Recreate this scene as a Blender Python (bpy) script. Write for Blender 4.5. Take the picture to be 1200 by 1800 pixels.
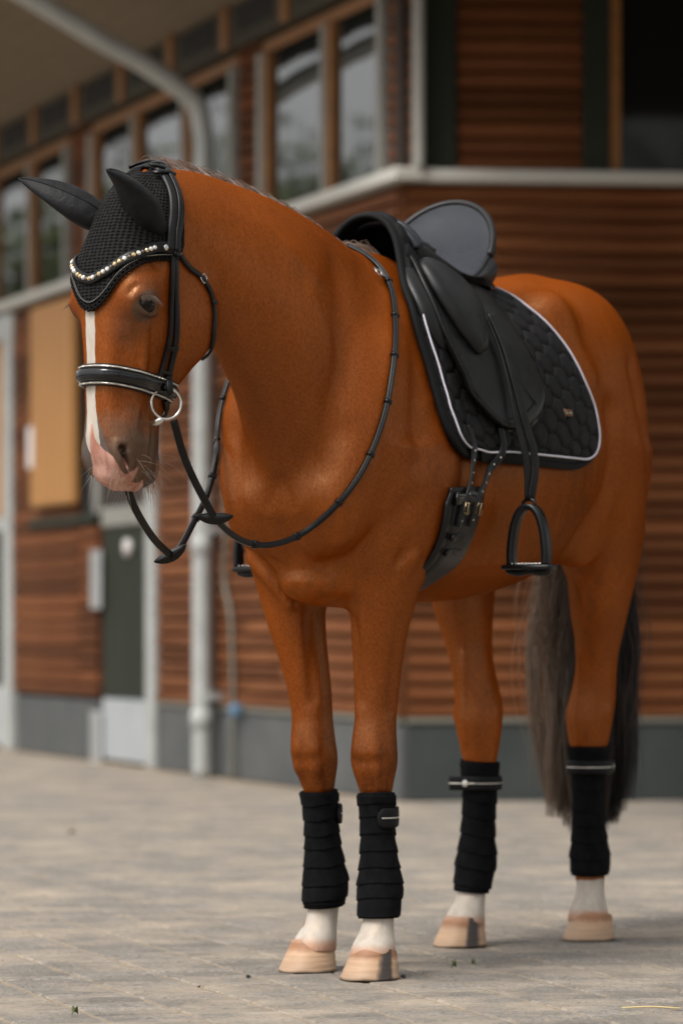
import bpy, bmesh, math, random
import numpy as np
from mathutils import Vector, Matrix
from mathutils.bvhtree import BVHTree

# ------------------------------------------------------------------ camera, sky, sun, exposure
scene = bpy.context.scene
for o in list(bpy.data.objects):
    bpy.data.objects.remove(o, do_unlink=True)
COL = scene.collection
CAM_H = 0.79
F_PX = 7000.0 / 1800.0                      # focal length in units of picture height
cd = bpy.data.cameras.new('camera')
cd.sensor_fit = 'VERTICAL'
cd.sensor_height = 36.0
cd.lens = 36.0 * F_PX
cd.shift_y = (1098 - 900) / 1800.0
cd.clip_end = 600.0
cd.dof.use_dof = True
cd.dof.focus_distance = 8.35
cd.dof.aperture_fstop = 3.3
cam = bpy.data.objects.new('camera', cd)
cam.location = (0, 0, CAM_H)
cam.rotation_euler = (math.radians(90), 0, 0)
COL.objects.link(cam)
scene.camera = cam

SUN_EL, SUN_AZ = math.radians(56), math.radians(222)     # azimuth from +Y, clockwise: behind the camera, to its left
world = bpy.data.worlds.new('World')
scene.world = world
world.use_nodes = True
wn = world.node_tree
wn.nodes.clear()
sky = wn.nodes.new('ShaderNodeTexSky')
sky.sky_type = 'NISHITA'
sky.sun_disc = False
sky.sun_elevation = SUN_EL
sky.sun_rotation = SUN_AZ
sky.air_density = 1.0
sky.dust_density = 4.0
sky.ozone_density = 1.0
desat = wn.nodes.new('ShaderNodeHueSaturation')           # an overcast sky: the blue taken out
desat.inputs['Saturation'].default_value = 0.06
bg = wn.nodes.new('ShaderNodeBackground')
bg.inputs['Strength'].default_value = 0.13
wo = wn.nodes.new('ShaderNodeOutputWorld')
wn.links.new(sky.outputs[0], desat.inputs['Color'])
wn.links.new(desat.outputs[0], bg.inputs[0])
wn.links.new(bg.outputs[0], wo.inputs[0])
sl = bpy.data.lights.new('sun', 'SUN')
sl.energy = 1.4
sl.angle = math.radians(24)
sl.color = (1.0, 0.94, 0.85)
sun = bpy.data.objects.new('sun', sl)
sd = Vector((math.sin(SUN_AZ) * math.cos(SUN_EL), math.cos(SUN_AZ) * math.cos(SUN_EL), math.sin(SUN_EL)))
sun.rotation_euler = (-sd).to_track_quat('-Z', 'Y').to_euler()
sun.location = (-6, -4, 8)
COL.objects.link(sun)
vs = scene.view_settings
vs.view_transform = 'Standard'
vs.look = 'None'
vs.gamma = 1.0
vs.exposure = 0.95
vs.use_curve_mapping = False
# ------------------------------------------------------------------ horse frame: x forward, y to its left, z up
HO = Vector((0.0, 8.993, 0.0))
HA = math.radians(26.5)
HF = Vector((-math.sin(HA), -math.cos(HA), 0))
HL = Vector((math.cos(HA), -math.sin(HA), 0))
HM = Matrix(((HF.x, HL.x, 0, HO.x), (HF.y, HL.y, 0, HO.y), (0, 0, 1, 0), (0, 0, 0, 1)))

def cubic(xs, ys, xq):
    """smooth monotone-ish cubic interpolation (Catmull-Rom tangents, limited)"""
    xs = np.asarray(xs, float); ys = np.asarray(ys, float)
    h = np.diff(xs); d = np.diff(ys, axis=0) / (h if ys.ndim == 1 else h[:, None])
    m = np.zeros_like(ys)
    m[0], m[-1] = d[0], d[-1]
    if len(xs) > 2:
        h0, h1 = (h[:-1], h[1:]) if ys.ndim == 1 else (h[:-1, None], h[1:, None])
        m[1:-1] = (d[:-1] * h1 + d[1:] * h0) / (h0 + h1)
    i = np.clip(np.searchsorted(xs, xq) - 1, 0, len(xs) - 2)
    t = np.clip((xq - xs[i]) / h[i], 0, 1)
    if ys.ndim > 1:
        t = t[:, None]; hh = h[i][:, None]
    else:
        hh = h[i]
    return ((2*t**3 - 3*t**2 + 1) * ys[i] + (t**3 - 2*t**2 + t) * hh * m[i]
            + (-2*t**3 + 3*t**2) * ys[i+1] + (t**3 - t**2) * hh * m[i+1])

NT = 96
TH = np.linspace(0, math.pi, NT)
def oval(a1, a2, w, n1=2.0, n2=2.0):
    c, s = np.cos(TH), np.sin(TH)
    r1 = 1.0 / ((np.abs(s) / w) ** n1 + (np.abs(c) / a1) ** n1 + 1e-12) ** (1 / n1)
    r2 = 1.0 / ((np.abs(s) / w) ** n2 + (np.abs(c) / a2) ** n2 + 1e-12) ** (1 / n2)
    return np.where(c >= 0, r1, r2)
def polygon(pts, vc):
    v = np.array([p[0] for p in pts]) - vc; s = np.array([p[1] for p in pts])
    th = np.arctan2(s, v); r = np.hypot(v, s)
    th = np.concatenate([-th[1:2], th, 2*math.pi - th[-2:-1]]); r = np.concatenate([r[1:2], r, r[-2:-1]])
    return cubic(th, r, TH)

RES = 1.0
def axis_grid(segs):
    out = [segs[0][0]]
    for a, b, st in segs:
        n = max(1, int(round((b - a) / (st * RES))))
        out += list(a + (b - a) * np.arange(1, n + 1) / n)
    return np.array(out, np.float32)
GX = axis_grid([(-1.52, 0.45, 0.0085), (0.45, 0.70, 0.0055), (0.70, 0.985, 0.0035)])
GY = axis_grid([(-0.40, -0.25, 0.008), (-0.25, 0.035, 0.0035), (0.035, 0.16, 0.006), (0.16, 0.40, 0.008)])
GZ = axis_grid([(0.04, 1.04, 0.0075), (1.04, 1.55, 0.0035), (1.55, 1.79, 0.005)])
FIELD = np.full((len(GX), len(GY), len(GZ)), 0.5, np.float32)

def box(lo, hi):
    sl = []
    for g, a, b in zip((GX, GY, GZ), lo, hi):
        i = int(np.searchsorted(g, a)); j = int(np.searchsorted(g, b))
        sl.append(slice(max(0, i), min(len(g), max(j, i + 1))))
    X, Y, Z = np.meshgrid(GX[sl[0]], GY[sl[1]], GZ[sl[2]], indexing='ij', sparse=True)
    return tuple(sl), X, Y, Z
def merge(sl, d, k):
    a = FIELD[sl]
    if k <= 0:
        FIELD[sl] = np.minimum(a, d); return
    h = np.clip(0.5 + 0.5 * (a - d) / k, 0, 1)
    FIELD[sl] = a * (1 - h) + d * h - k * h * (1 - h)

def tube(o, eu, ev, es, rows, k, lo, hi, nu=160):
    """rows: (u, v_centre, s_centre, radial profile over TH)"""
    us = np.array([r[0] for r in rows]); uf = np.linspace(us[0], us[-1], nu)
    VC = cubic(us, [r[1] for r in rows], uf).astype(np.float32); SC = cubic(us, [r[2] for r in rows], uf).astype(np.float32)
    T = cubic(us, np.array([r[3] for r in rows]), uf).astype(np.float32)
    sl, X, Y, Z = box(lo, hi)
    x, y, z = X - np.float32(o[0]), Y - np.float32(o[1]), Z - np.float32(o[2])
    e = lambda w: (np.float32(w[0]) * x + np.float32(w[1]) * y + np.float32(w[2]) * z)
    u = e(eu); v = e(ev); s = e(es)
    fu = (u - us[0]) / (us[-1] - us[0]) * (nu - 1)
    out = np.maximum(np.maximum(-fu, fu - (nu - 1)), 0) * ((us[-1] - us[0]) / (nu - 1))
    fu = np.clip(fu, 0, nu - 1.001); iu = fu.astype(np.int32); tu = (fu - iu).astype(np.float32)
    v = v - (VC[iu] * (1 - tu) + VC[iu + 1] * tu); s = s - (SC[iu] * (1 - tu) + SC[iu + 1] * tu)
    ft = np.arctan2(np.abs(s), v) * ((NT - 1) / math.pi)
    ft = np.clip(ft, 0, NT - 1.001); it = ft.astype(np.int32); tt = (ft - it).astype(np.float32)
    r = (T[iu, it] * (1 - tu) * (1 - tt) + T[iu + 1, it] * tu * (1 - tt) + T[iu, it + 1] * (1 - tu) * tt + T[iu + 1, it + 1] * tu * tt)
    d = np.sqrt(v * v + s * s) - r
    d = np.where(out > 0, np.sqrt(np.maximum(d, 0) ** 2 + out ** 2), d).astype(np.float32)
    merge(sl, d, k)

def blob(c, r, k, rot=None, cut=False, amp=1.0):
    """ellipsoid c, radii r, optional rotation matrix (columns = axes)"""
    R = max(r) + k + 0.02
    sl, X, Y, Z = box([c[i] - R for i in range(3)], [c[i] + R for i in range(3)])
    x, y, z = X - c[0], Y - c[1], Z - c[2]
    if rot is not None:
        a = [rot[0][i] * x + rot[1][i] * y + rot[2][i] * z for i in range(3)]
    else:
        a = [x, y, z]
    q = np.sqrt((a[0] / r[0]) ** 2 + (a[1] / r[1]) ** 2 + (a[2] / r[2]) ** 2)
    q2 = np.sqrt((a[0] / r[0] ** 2) ** 2 + (a[1] / r[1] ** 2) ** 2 + (a[2] / r[2] ** 2) ** 2) + 1e-6
    d = (q * (q - 1.0) / q2).astype(np.float32)
    if cut:
        a_ = FIELD[sl]; b = -d
        h = np.clip(0.5 - 0.5 * (a_ - b) / k, 0, 1)
        FIELD[sl] = a_ * (1 - h) + b * h + k * h * (1 - h)
    else:
        merge(sl, d, k)
def stroke(pts, amp, sig):
    """push the surface in (amp > 0) or out (amp < 0) along a polyline"""
    P = np.array(pts, float); m = 3 * sig
    sl, X, Y, Z = box(P.min(0) - m, P.max(0) + m)
    best = None
    for a, b in zip(P[:-1], P[1:]):
        d = b - a; L2 = (d ** 2).sum() + 1e-12
        t = np.clip(((X - a[0]) * d[0] + (Y - a[1]) * d[1] + (Z - a[2]) * d[2]) / L2, 0, 1)
        q = (X - a[0] - t * d[0]) ** 2 + (Y - a[1] - t * d[1]) ** 2 + (Z - a[2] - t * d[2]) ** 2
        best = q if best is None else np.minimum(best, q)
    g = np.exp(-best / (2 * sig * sig)) - math.exp(-4.5)
    FIELD[sl] += (amp * np.maximum(g, 0)).astype(np.float32)
def both(fn, pts, *a, **kw):
    for sg in (1, -1):
        fn([(p[0], p[1] * sg, p[2]) for p in pts], *a, **kw)

EX, EY, EZ = (1, 0, 0), (0, 1, 0), (0, 0, 1)
# trunk: x, top, bottom, half width, height of the widest line, roundness above / below
TR = [(0.30, 1.27, 1.02, 0.09, 1.14, 2, 2), (0.25, 1.37, 0.955, 0.138, 1.14, 2.1, 2.2), (0.15, 1.48, 0.895, 0.182, 1.14, 2.1, 2.3),
      (0.02, 1.580, 0.862, 0.212, 1.13, 1.8, 2.3), (-0.15, 1.640, 0.842, 0.252, 1.12, 1.6, 2.2), (-0.35, 1.605, 0.840, 0.286, 1.13, 1.8, 2.1),
      (-0.55, 1.575, 0.850, 0.306, 1.15, 2.1, 2.1), (-0.75, 1.60, 0.878, 0.303, 1.19, 2.1, 2.1), (-0.92, 1.648, 0.925, 0.280, 1.24, 1.9, 2.1),
      (-1.08, 1.660, 1.00, 0.250, 1.28, 1.8, 2.1), (-1.22, 1.605, 1.08, 0.210, 1.30, 1.8, 2.1), (-1.34, 1.52, 1.14, 0.145, 1.32, 2, 2), (-1.42, 1.44, 1.22, 0.07, 1.34, 2, 2)]
rows = [(x, zc, 0.0, oval(t - zc, zc - b, w, n1, n2)) for x, t, b, w, zc, n1, n2 in TR][::-1]
tube((0, 0, 0), EX, EZ, EY, rows, 0.05, (-1.5, -0.37, 0.80), (0.36, 0.37, 1.72))
# neck: along an axis 30 degrees up; u, crest, underline, half width, lateral bend
c30, s30 = math.cos(math.radians(30)), math.sin(math.radians(30))
NK = [(-0.10, 0.33, -0.31, 0.165, 0.0, 0.0), (0.08, 0.322, -0.30, 0.150, 0.004, 0.0), (0.22, 0.300, -0.275, 0.132, 0.008, 0.0), (0.36, 0.262, -0.232, 0.112, 0.004, 0.0),
      (0.50, 0.218, -0.182, 0.099, -0.012, 0.0), (0.64, 0.166, -0.150, 0.092, -0.042, 0.0), (0.76, 0.112, -0.130, 0.082, -0.068, 0.0), (0.88, 0.032, -0.110, 0.068, -0.095, 0.0)]
rows = [(u, (t + b) / 2 - 0.02, sc, oval(t - (t + b) / 2 + 0.02, (t + b) / 2 - 0.02 - b, w, 1.75, 2.2)) for u, t, b, w, sc, _ in NK]
tube((0, 0, 1.28), (c30, 0, s30), (-s30, 0, c30), EY, rows, 0.09, (-0.3, -0.34, 0.9), (0.95, 0.22, 1.79))

# head frame
HP = np.array([0.800, -0.100, 1.668])
yaw, tilt = math.radians(-19), math.radians(4)
hf = np.array([math.cos(yaw), math.sin(yaw), 0])
EU = math.sin(tilt) * hf + np.array([0, 0, -math.cos(tilt)])
EV = math.cos(tilt) * hf + np.array([0, 0, math.sin(tilt)])
ES = np.array([-math.sin(yaw), math.cos(yaw), 0])
def hp(u, v, s):
    return tuple(HP + u * EU + v * EV + s * ES)
HD = [(-0.062, [(-.015, 0), (-.02, .006), (-.03, .01), (-.04, .006), (-.045, 0)]),
      (-0.035, [(0.015, 0), (0.01, .02), (-.03, .035), (-.07, .02), (-.08, 0)]),
      (0.01, [(0.040, 0), (.035, .03), (.005, .055), (-.05, .062), (-.11, .05), (-.14, .025), (-.145, 0)]),
      (0.09, [(0.066, 0), (.062, .04), (.038, .074), (-.01, .086), (-.07, .082), (-.13, .065), (-.18, .03), (-.19, 0)]),
      (0.16, [(0.079, 0), (.076, .045), (.056, .085), (.012, .098), (-.06, .090), (-.14, .074), (-.21, .045), (-.225, 0)]),
      (0.22, [(0.081, 0), (.077, .045), (.055, .086), (.01, .098), (-.05, .088), (-.14, .076), (-.222, .05), (-.243, 0)]),
      (0.29, [(0.077, 0), (.071, .042), (.047, .068), (0, .080), (-.06, .078), (-.14, .074), (-.215, .048), (-.238, 0)]),
      (0.36, [(0.071, 0), (.065, .039), (.042, .058), (-.01, .068), (-.06, .067), (-.12, .060), (-.172, .038), (-.188, 0)]),
      (0.43, [(0.066, 0), (.060, .037), (.037, .055), (-.01, .061), (-.05, .057), (-.09, .049), (-.125, .031), (-.137, 0)]),
      (0.50, [(0.060, 0), (.054, .036), (.032, .056), (-.01, .061), (-.045, .053), (-.075, .042), (-.1, .025), (-.108, 0)]),
      (0.56, [(0.055, 0), (.050, .038), (.030, .060), (-.01, .064), (-.045, .054), (-.075, .041), (-.1, .024), (-.106, 0)]),
      (0.61, [(0.040, 0), (.036, .034), (.018, .052), (-.014, .055), (-.047, .048), (-.076, .037), (-.098, .02), (-.106, 0)]),
      (0.645, [(0.014, 0), (.01, .03), (-.006, .040), (-.03, .042), (-.052, .036), (-.074, .024), (-.086, .012), (-.09, 0)]),
      (0.662, [(-.01, 0), (-.012, .012), (-.025, .02), (-.04, .02), (-.055, .016), (-.062, .008), (-.064, 0)])]
HSC = 0.900
rows = []
for u, pts in HD:
    vc = (pts[0][0] + pts[-1][0]) / 2 * 0.8 + 0.2 * pts[len(pts)//2][0]
    rows.append((u * HSC, vc, 0.0, polygon(pts, vc)))
tube(HP, EU, EV, ES, rows, 0.035, (0.45, -0.37, 0.98), (1.12, 0.16, 1.78))

def leg(rows, k, x0, y0, ztop):
    rr = [(z, xc, yc, oval(fr, bk, w, 2.2, 2.2)) for z, xc, yc, fr, bk, w in rows]
    xs = [r[1] for r in rows]
    tube((x0, y0, 0), EZ, EX, EY, rr, k, (x0 + min(xs) - .3, y0 - .26, 0.03), (x0 + max(xs) + .3, y0 + .26, ztop + .08))
# front legs: z, x, y, front, back, half width
def front_leg(x0, y0, lean, ys):
    q = lambda z: lean * max(0, z - 0.07)
    R = [(0.045, 0.0, .054, .054, .051), (.075, -.008, .048, .049, .046), (.100, -.022, .038, .043, .038), (.125, -.032, .035, .040, .034), (.16, -.040, .037, .040, .036), (.20, -.050, .040, .046, .040),
         (.25, -.052, .036, .040, .033), (.32, -.050, .030, .036, .027), (.40, -.048, .034, .038, .031), (.44, -.043, .042, .046, .041), (.48, -.040, .050, .052, .051),
         (.53, -.040, .051, .052, .049), (.575, -.044, .047, .052, .045), (.63, -.046, .050, .058, .047), (.70, -.046, .057, .070, .051),
         (.78, -.044, .070, .086, .059), (.86, -.044, .084, .105, .068), (.94, -.040, .098, .122, .076), (1.04, -.03, .11, .13, .080), (1.18, 0.0, .12, .13, .070)]
    yy = cubic([p[0] for p in ys], [p[1] for p in ys], np.array([r[0] for r in R]))
    leg([(r[0], r[1] + q(r[0]), yv, r[2], r[3], r[4]) for r, yv in zip(R, yy)], 0.05, x0, y0, 1.18)
front_leg(0.060, 0.108, 0.0, [(0, 0), (.15, -.004), (.3, -.012), (.49, -.016), (.64, -.014), (.78, -.006), (.9, .01), (1.2, .05)])
front_leg(-0.060, -0.108, 0.07, [(0, 0), (.15, .016), (.3, .012), (.49, .004), (.64, -.008), (.78, -.034), (.9, -.050), (1.2, -.05)])
def hind_leg(x0, y0, sh, ys):
    R = [(0.045, 0.0, .054, .054, .051), (.075, -.008, .048, .049, .046), (.100, -.022, .038, .043, .038), (.125, -.034, .035, .040, .034), (.16, -.042, .038, .041, .037), (.20, -.050, .041, .048, .041),
         (.25, -.054, .036, .042, .035), (.33, -.058, .033, .039, .031), (.43, -.060, .037, .045, .036), (.49, -.060, .049, .054, .047), (.545, -.062, .061, .062, .056),
         (.60, -.066, .063, .078, .055), (.635, -.066, .062, .084, .050), (.68, -.058, .063, .080, .047), (.74, -.040, .070, .078, .052), (.82, -.008, .088, .094, .066),
         (.90, .018, .105, .125, .076), (.98, .050, .135, .175, .090), (1.08, .075, .18, .20, .105), (1.22, .06, .20, .23, .105)]
    yy = cubic([p[0] for p in ys], [p[1] for p in ys], np.array([r[0] for r in R]))
    leg([(r[0], r[1] + sh(r[0]), yv, r[2], r[3], r[4]) for r, yv in zip(R, yy)], 0.06, x0, y0, 1.22)
hind_leg(-1.180, 0.110, lambda z: 0.0, [(0, 0), (.2, -.024), (.45, -.032), (.6, -.025), (.75, .004), (.9, .034), (1.25, .035)])
hind_leg(-0.859, -0.096, lambda z: -0.02 * min(1, z / .2) - max(0, z - .66) * .36, [(0, 0), (.2, .004), (.45, .010), (.6, .002), (.75, -.026), (.9, -.045), (1.25, -.05)])

# muscles
for sg in (1, -1):
    blob((-1.08, sg * .135, 1.28), (.25, .128, .32), .07)                      # thigh
    blob((-0.95, sg * .120, 1.45), (.24, .13, .17), .08)                       # croup
    blob((-0.74, sg * .175, 1.535), (.045, .04, .04), .09)                     # point of hip
    blob((-0.93, sg * .180, 1.06), (.11, .06, .13), .06)                       # stifle
    blob((0.08, sg * .112, 1.22), (.16, .085, .20), .07)                       # shoulder
    blob((-0.06, sg * .170, 1.10), (.14, .075, .17), .07)                      # upper arm
    blob((0.225, sg * .085, 1.08), (.085, .085, .13), .035)                    # breast
    blob((0.19, sg * .130, 1.14), (.07, .05, .08), .05)                        # point of shoulder

blob((.06, 0, .885), (.16, .095, .055), .04)                                  # breast between the legs
# head: orbits, lids, crest, cheeks, nostrils, lips
ROT = np.array([EU, EV, ES]).T
for sg in (1, -1):
    blob(hp(.203, .026, sg * .080), (.042, .036, .034), .03, ROT)               # orbit
    blob(hp(.120, -.010, sg * .098), (.020, .022, .010), .02, ROT, cut=True)     # hollow above the eye
    blob(hp(.235, -.130, sg * .052), (.085, .075, .030), .03, ROT)              # cheek
    stroke([hp(.262, .004, sg * .084), hp(.30, -.004, sg * .078), hp(.345, -.010, sg * .068)], -.0095, .008)   # facial crest
    stroke([hp(.30, .035, sg * .062), hp(.37, .030, sg * .056), hp(.43, .026, sg * .054)], .0075, .015)
    stroke([hp(.32, -.045, sg * .075), hp(.40, -.035, sg * .062), hp(.46, -.03, sg * .058)], .0075, .014)
    blob(hp(.221, .024, sg * .120), (.0150, .030, .023), .006, np.array([EU * .95 + EV * .31, EV * .95 - EU * .31, ES]).T, cut=True)    # eye opening
    arc = [hp(.222 - .0200 * math.sin(a) - .010 * math.cos(a), .024 + .032 * math.cos(a), sg * (.109 - .011 * abs(math.cos(a)))) for a in np.linspace(.1, math.pi - .1, 9)]
    stroke(arc, -.0085, .0050)                                                   # upper lid
    arc = [hp(.215 - .032 * math.sin(a) - .010 * math.cos(a), .024 + .039 * math.cos(a), sg * (.104 - .010 * abs(math.cos(a)))) for a in np.linspace(.2, math.pi - .2, 9)]
    stroke(arc, .0035, .0045)                                                    # fold above the lid
    arc = [hp(.222 + .0165 * math.sin(a) - .010 * math.cos(a), .024 + .032 * math.cos(a), sg * (.105 - .008 * abs(math.cos(a)))) for a in np.linspace(.1, math.pi - .1, 9)]
    stroke(arc, -.0042, .0048)                                                   # lower lid
    blob(hp(.530, .016, sg * .043), (.034, .024, .015), .02, ROT)               # nostril wing
    rot2 = np.array([EU * .86 - EV * .5, EU * .5 + EV * .86, ES]).T
    blob(hp(.538, .020, sg * .068), (.027, .0085, .030), .006, rot2, cut=True)   # nostril
    blob(hp(.518, .029, sg * .064), (.012, .012, .022), .006, ROT, cut=True)
    stroke([hp(.506, .040, sg * .050), hp(.52, .044, sg * .052), hp(.545, .034, sg * .056), hp(.566, .016, sg * .054)], -.005, .006)
    stroke([hp(.505, .024, sg * .058), hp(.525, .012, sg * .062), hp(.550, .0, sg * .060)], -.004, .006)
    stroke([hp(.462, -.062, sg * .050), hp(.51, -.058, sg * .050), hp(.553, -.054, sg * .046), hp(.59, -.046, sg * .034), hp(.605, -.04, 0)], .0085, .0045)   # mouth
    stroke([hp(.47, -.045, sg * .055), hp(.52, -.043, sg * .054), hp(.56, -.04, sg * .05)], -.003, .008)
blob(hp(.545, -.088, 0), (.034, .024, .028), .02, ROT)                           # chin
blob(hp(.568, -.006, 0), (.026, .036, .036), .02, ROT)                           # upper lip
# body: grooves and ridges
both(stroke, [(.535, .10, 1.40), (.464, .095, 1.33), (.39, .085, 1.235), (.325, .085, 1.13)], 0.0182, .030)
both(stroke, [(.55, .06, 1.69), (.462, .075, 1.65), (.40, .085, 1.60), (.33, .092, 1.55)], -0.0078, .022)
both(stroke, [(-.02, .14, 1.50), (.10, .185, 1.38), (.19, .185, 1.25)], -0.0130, .035)
both(stroke, [(.22, .105, 1.56), (.25, .127, 1.43), (.285, .125, 1.28), (.31, .10, 1.16)], 0.0117, .030)
stroke([(.32, .008, 1.10), (.304, .008, 1.036), (.275, .006, .986), (.24, 0, .945)], 0.0140, .013)
both(stroke, [(.049, .204, .937), (.056, .170, .900), (.05, .140, .865), (.035, .115, .835)], -0.0156, .012)
both(stroke, [(.08, .205, .96), (.075, .165, .925), (.07, .13, .88), (.05, .10, .845)], 0.0104, .010)
both(stroke, [(.19, .06, .93), (.165, .11, .945), (.14, .175, 1.0), (.10, .20, 1.06)], 0.0104, .018)
both(stroke, [(-.90, .285, 1.30), (-.915, .285, 1.20), (-.885, .275, 1.09), (-.80, .25, 1.0)], 0.0182, .028)
both(stroke, [(-.74, .20, 1.56), (-.755, .24, 1.48), (-.80, .27, 1.39)], -0.0104, .025)
both(stroke, [(-.20, .27, 1.15), (-.18, .265, 1.03), (-.12, .24, .95)], 0.0156, .030)
both(stroke, [(-1.06, .25, 1.42), (-1.16, .255, 1.25), (-1.22, .22, 1.10)], 0.0104, .025)
both(stroke, [(-.13, .235, 1.30), (-.12, .245, 1.18), (-.09, .24, 1.05), (-.05, .215, .96)], .011, .018)
both(stroke, [(.00, .20, 1.42), (.06, .215, 1.28), (.08, .215, 1.15)], .008, .020)
for k in range(4):
    both(stroke, [(.15 - .03 * k, .055, .915 - .012 * k), (.13 - .03 * k, .075, .912 - .010 * k), (.10 - .03 * k, .10, .905)], .006, .0075)
both(stroke, [(-.25, .20, .935), (-.45, .215, .94), (-.62, .215, .965)], -.004, .010)
both(stroke, [(.36, .12, 1.50), (.30, .135, 1.38), (.27, .15, 1.26)], -.006, .022)
for sg in (1, -1):
    stroke([hp(.262, .040, sg * .074), hp(.30, .030, sg * .070), hp(.335, .012, sg * .068), hp(.36, -.02, sg * .067)], -.0022, .0038)
    stroke([hp(.30, .030, sg * .070), hp(.34, .034, sg * .060), hp(.39, .036, sg * .054)], -.0018, .0036)
    stroke([hp(.43, -.01, sg * .061), hp(.47, .0, sg * .060), hp(.50, -.006, sg * .060)], -.0022, .0045)
for x0, y0, sg in ((.016, .094, 1), (-.072, -.106, -1)):                          # forearm and knee
    stroke([(x0 + .012, y0 + sg * .046, .60), (x0 + .016, y0 + sg * .056, .70), (x0 + .02, y0 + sg * .072, .80)], 0.0102, .009)
    stroke([(x0 + .045, y0 - sg * .018, .62), (x0 + .052, y0 - sg * .02, .72), (x0 + .055, y0 - sg * .02, .80)], 0.0085, .010)
    for dy in (-.022, .022):
        blob((x0 + .034, y0 + dy * .8, .505), (.013, .013, .018), .02)
        blob((x0 + .030, y0 + dy * .8, .465), (.011, .012, .014), .02)
    stroke([(x0 + .05, y0 - .04, .485), (x0 + .056, y0, .482), (x0 + .05, y0 + .04, .485)], 0.0051, .006)
for x0, y0, sg in ((-1.24, .085, 1), (-.945, -.094, -1)):                        # hocks
    for sd in (1, -1):
        stroke([(x0 - .045, y0 + sd * .045, .635), (x0 - .025, y0 + sd * .046, .70), (x0 + .0, y0 + sd * .054, .77)], 0.0136, .011)
        blob((x0 + .012, y0 + sd * .046, .565), (.018, .010, .022), .014)
    stroke([(x0 + .052, y0 - .012, .50), (x0 + .058, y0 - .012, .56), (x0 + .055, y0 - .010, .62), (x0 + .065, y0 - .006, .72)], -0.0068, .007)
def surface_nets():
    S = FIELD < 0
    nx, ny, nz = FIELD.shape
    c = np.zeros((nx - 1, ny - 1, nz - 1), np.int8)
    for i in (0, 1):
        for j in (0, 1):
            for k in (0, 1):
                c += S[i:nx - 1 + i, j:ny - 1 + j, k:nz - 1 + k]
    act = (c > 0) & (c < 8)
    I, J, K = np.nonzero(act)
    idx = np.full(act.shape, -1, np.int32); idx[I, J, K] = np.arange(len(I))
    acc = np.zeros((len(I), 3)); cnt = np.zeros(len(I))
    crn = [(i, j, k) for i in (0, 1) for j in (0, 1) for k in (0, 1)]
    val = {q: FIELD[I + q[0], J + q[1], K + q[2]] for q in crn}
    for a in crn:
        for ax in range(3):
            if a[ax] == 0:
                b = list(a); b[ax] = 1; b = tuple(b)
                fa, fb = val[a], val[b]
                m = (fa < 0) != (fb < 0)
                t = np.where(m, fa / np.where(m, fa - fb, 1), 0)
                p = np.stack([np.full(len(I), a[0], float), np.full(len(I), a[1], float), np.full(len(I), a[2], float)], 1)
                p[:, ax] = t
                acc[m] += p[m]; cnt[m] += 1
    acc /= cnt[:, None]
    V = np.stack([GX[I] + acc[:, 0] * (GX[I + 1] - GX[I]), GY[J] + acc[:, 1] * (GY[J + 1] - GY[J]), GZ[K] + acc[:, 2] * (GZ[K + 1] - GZ[K])], 1)
    Q = []
    for ax in range(3):
        sa = [slice(None)] * 3; sb = [slice(None)] * 3
        sa[ax] = slice(0, -1); sb[ax] = slice(1, None)
        a, b = S[tuple(sa)], S[tuple(sb)]
        e = a != b
        o1, o2 = [q for q in range(3) if q != ax]
        g = np.array(np.nonzero(e)).T
        ok = (g[:, o1] > 0) & (g[:, o2] > 0) & (g[:, o1] < FIELD.shape[o1] - 1) & (g[:, o2] < FIELD.shape[o2] - 1)
        g = g[ok]
        inside = a[g[:, 0], g[:, 1], g[:, 2]]
        def cell(d1, d2):
            h = g.copy(); h[:, o1] += d1; h[:, o2] += d2
            return idx[h[:, 0], h[:, 1], h[:, 2]]
        q = np.stack([cell(-1, -1), cell(0, -1), cell(0, 0), cell(-1, 0)], 1)
        flip = inside if ax != 1 else ~inside
        q[~flip] = q[~flip][:, ::-1]
        Q.append(q)
    return V, np.concatenate(Q)
def smooth(V, Q, n, lam=0.5, mu=-0.52):
    E = np.concatenate([Q[:, [0, 1]], Q[:, [1, 2]], Q[:, [2, 3]], Q[:, [3, 0]]])
    deg = np.zeros(len(V)); np.add.at(deg, E[:, 0], 1); np.add.at(deg, E[:, 1], 1)
    for it in range(n):
        A = np.zeros_like(V)
        for q in range(3):
            A[:, q] = np.bincount(E[:, 0], V[E[:, 1], q], len(V)) + np.bincount(E[:, 1], V[E[:, 0], q], len(V))
        V = V + (lam if it % 2 == 0 else mu) * (A / deg[:, None] - V)
    return V
def np_mesh(name, V, Q, smooth_shade=True):
    me = bpy.data.meshes.new(name)
    V = np.asarray(V, np.float32); Q = np.asarray(Q, np.int32)
    me.vertices.add(len(V)); me.vertices.foreach_set('co', V.ravel())
    n = Q.shape[1]
    me.loops.add(Q.size); me.loops.foreach_set('vertex_index', Q.ravel())
    me.polygons.add(len(Q)); me.polygons.foreach_set('loop_start', np.arange(0, Q.size, n, dtype=np.int32))
    me.update(calc_edges=True)
    if smooth_shade:
        me.polygons.foreach_set('use_smooth', np.ones(len(Q), bool))
    me.validate()
    return me
import time
_t = time.time()
HV, HQ = surface_nets()
HV = smooth(HV, HQ, 6)
print('horse', len(HV), len(HQ), time.time() - _t, FIELD.shape)
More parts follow.
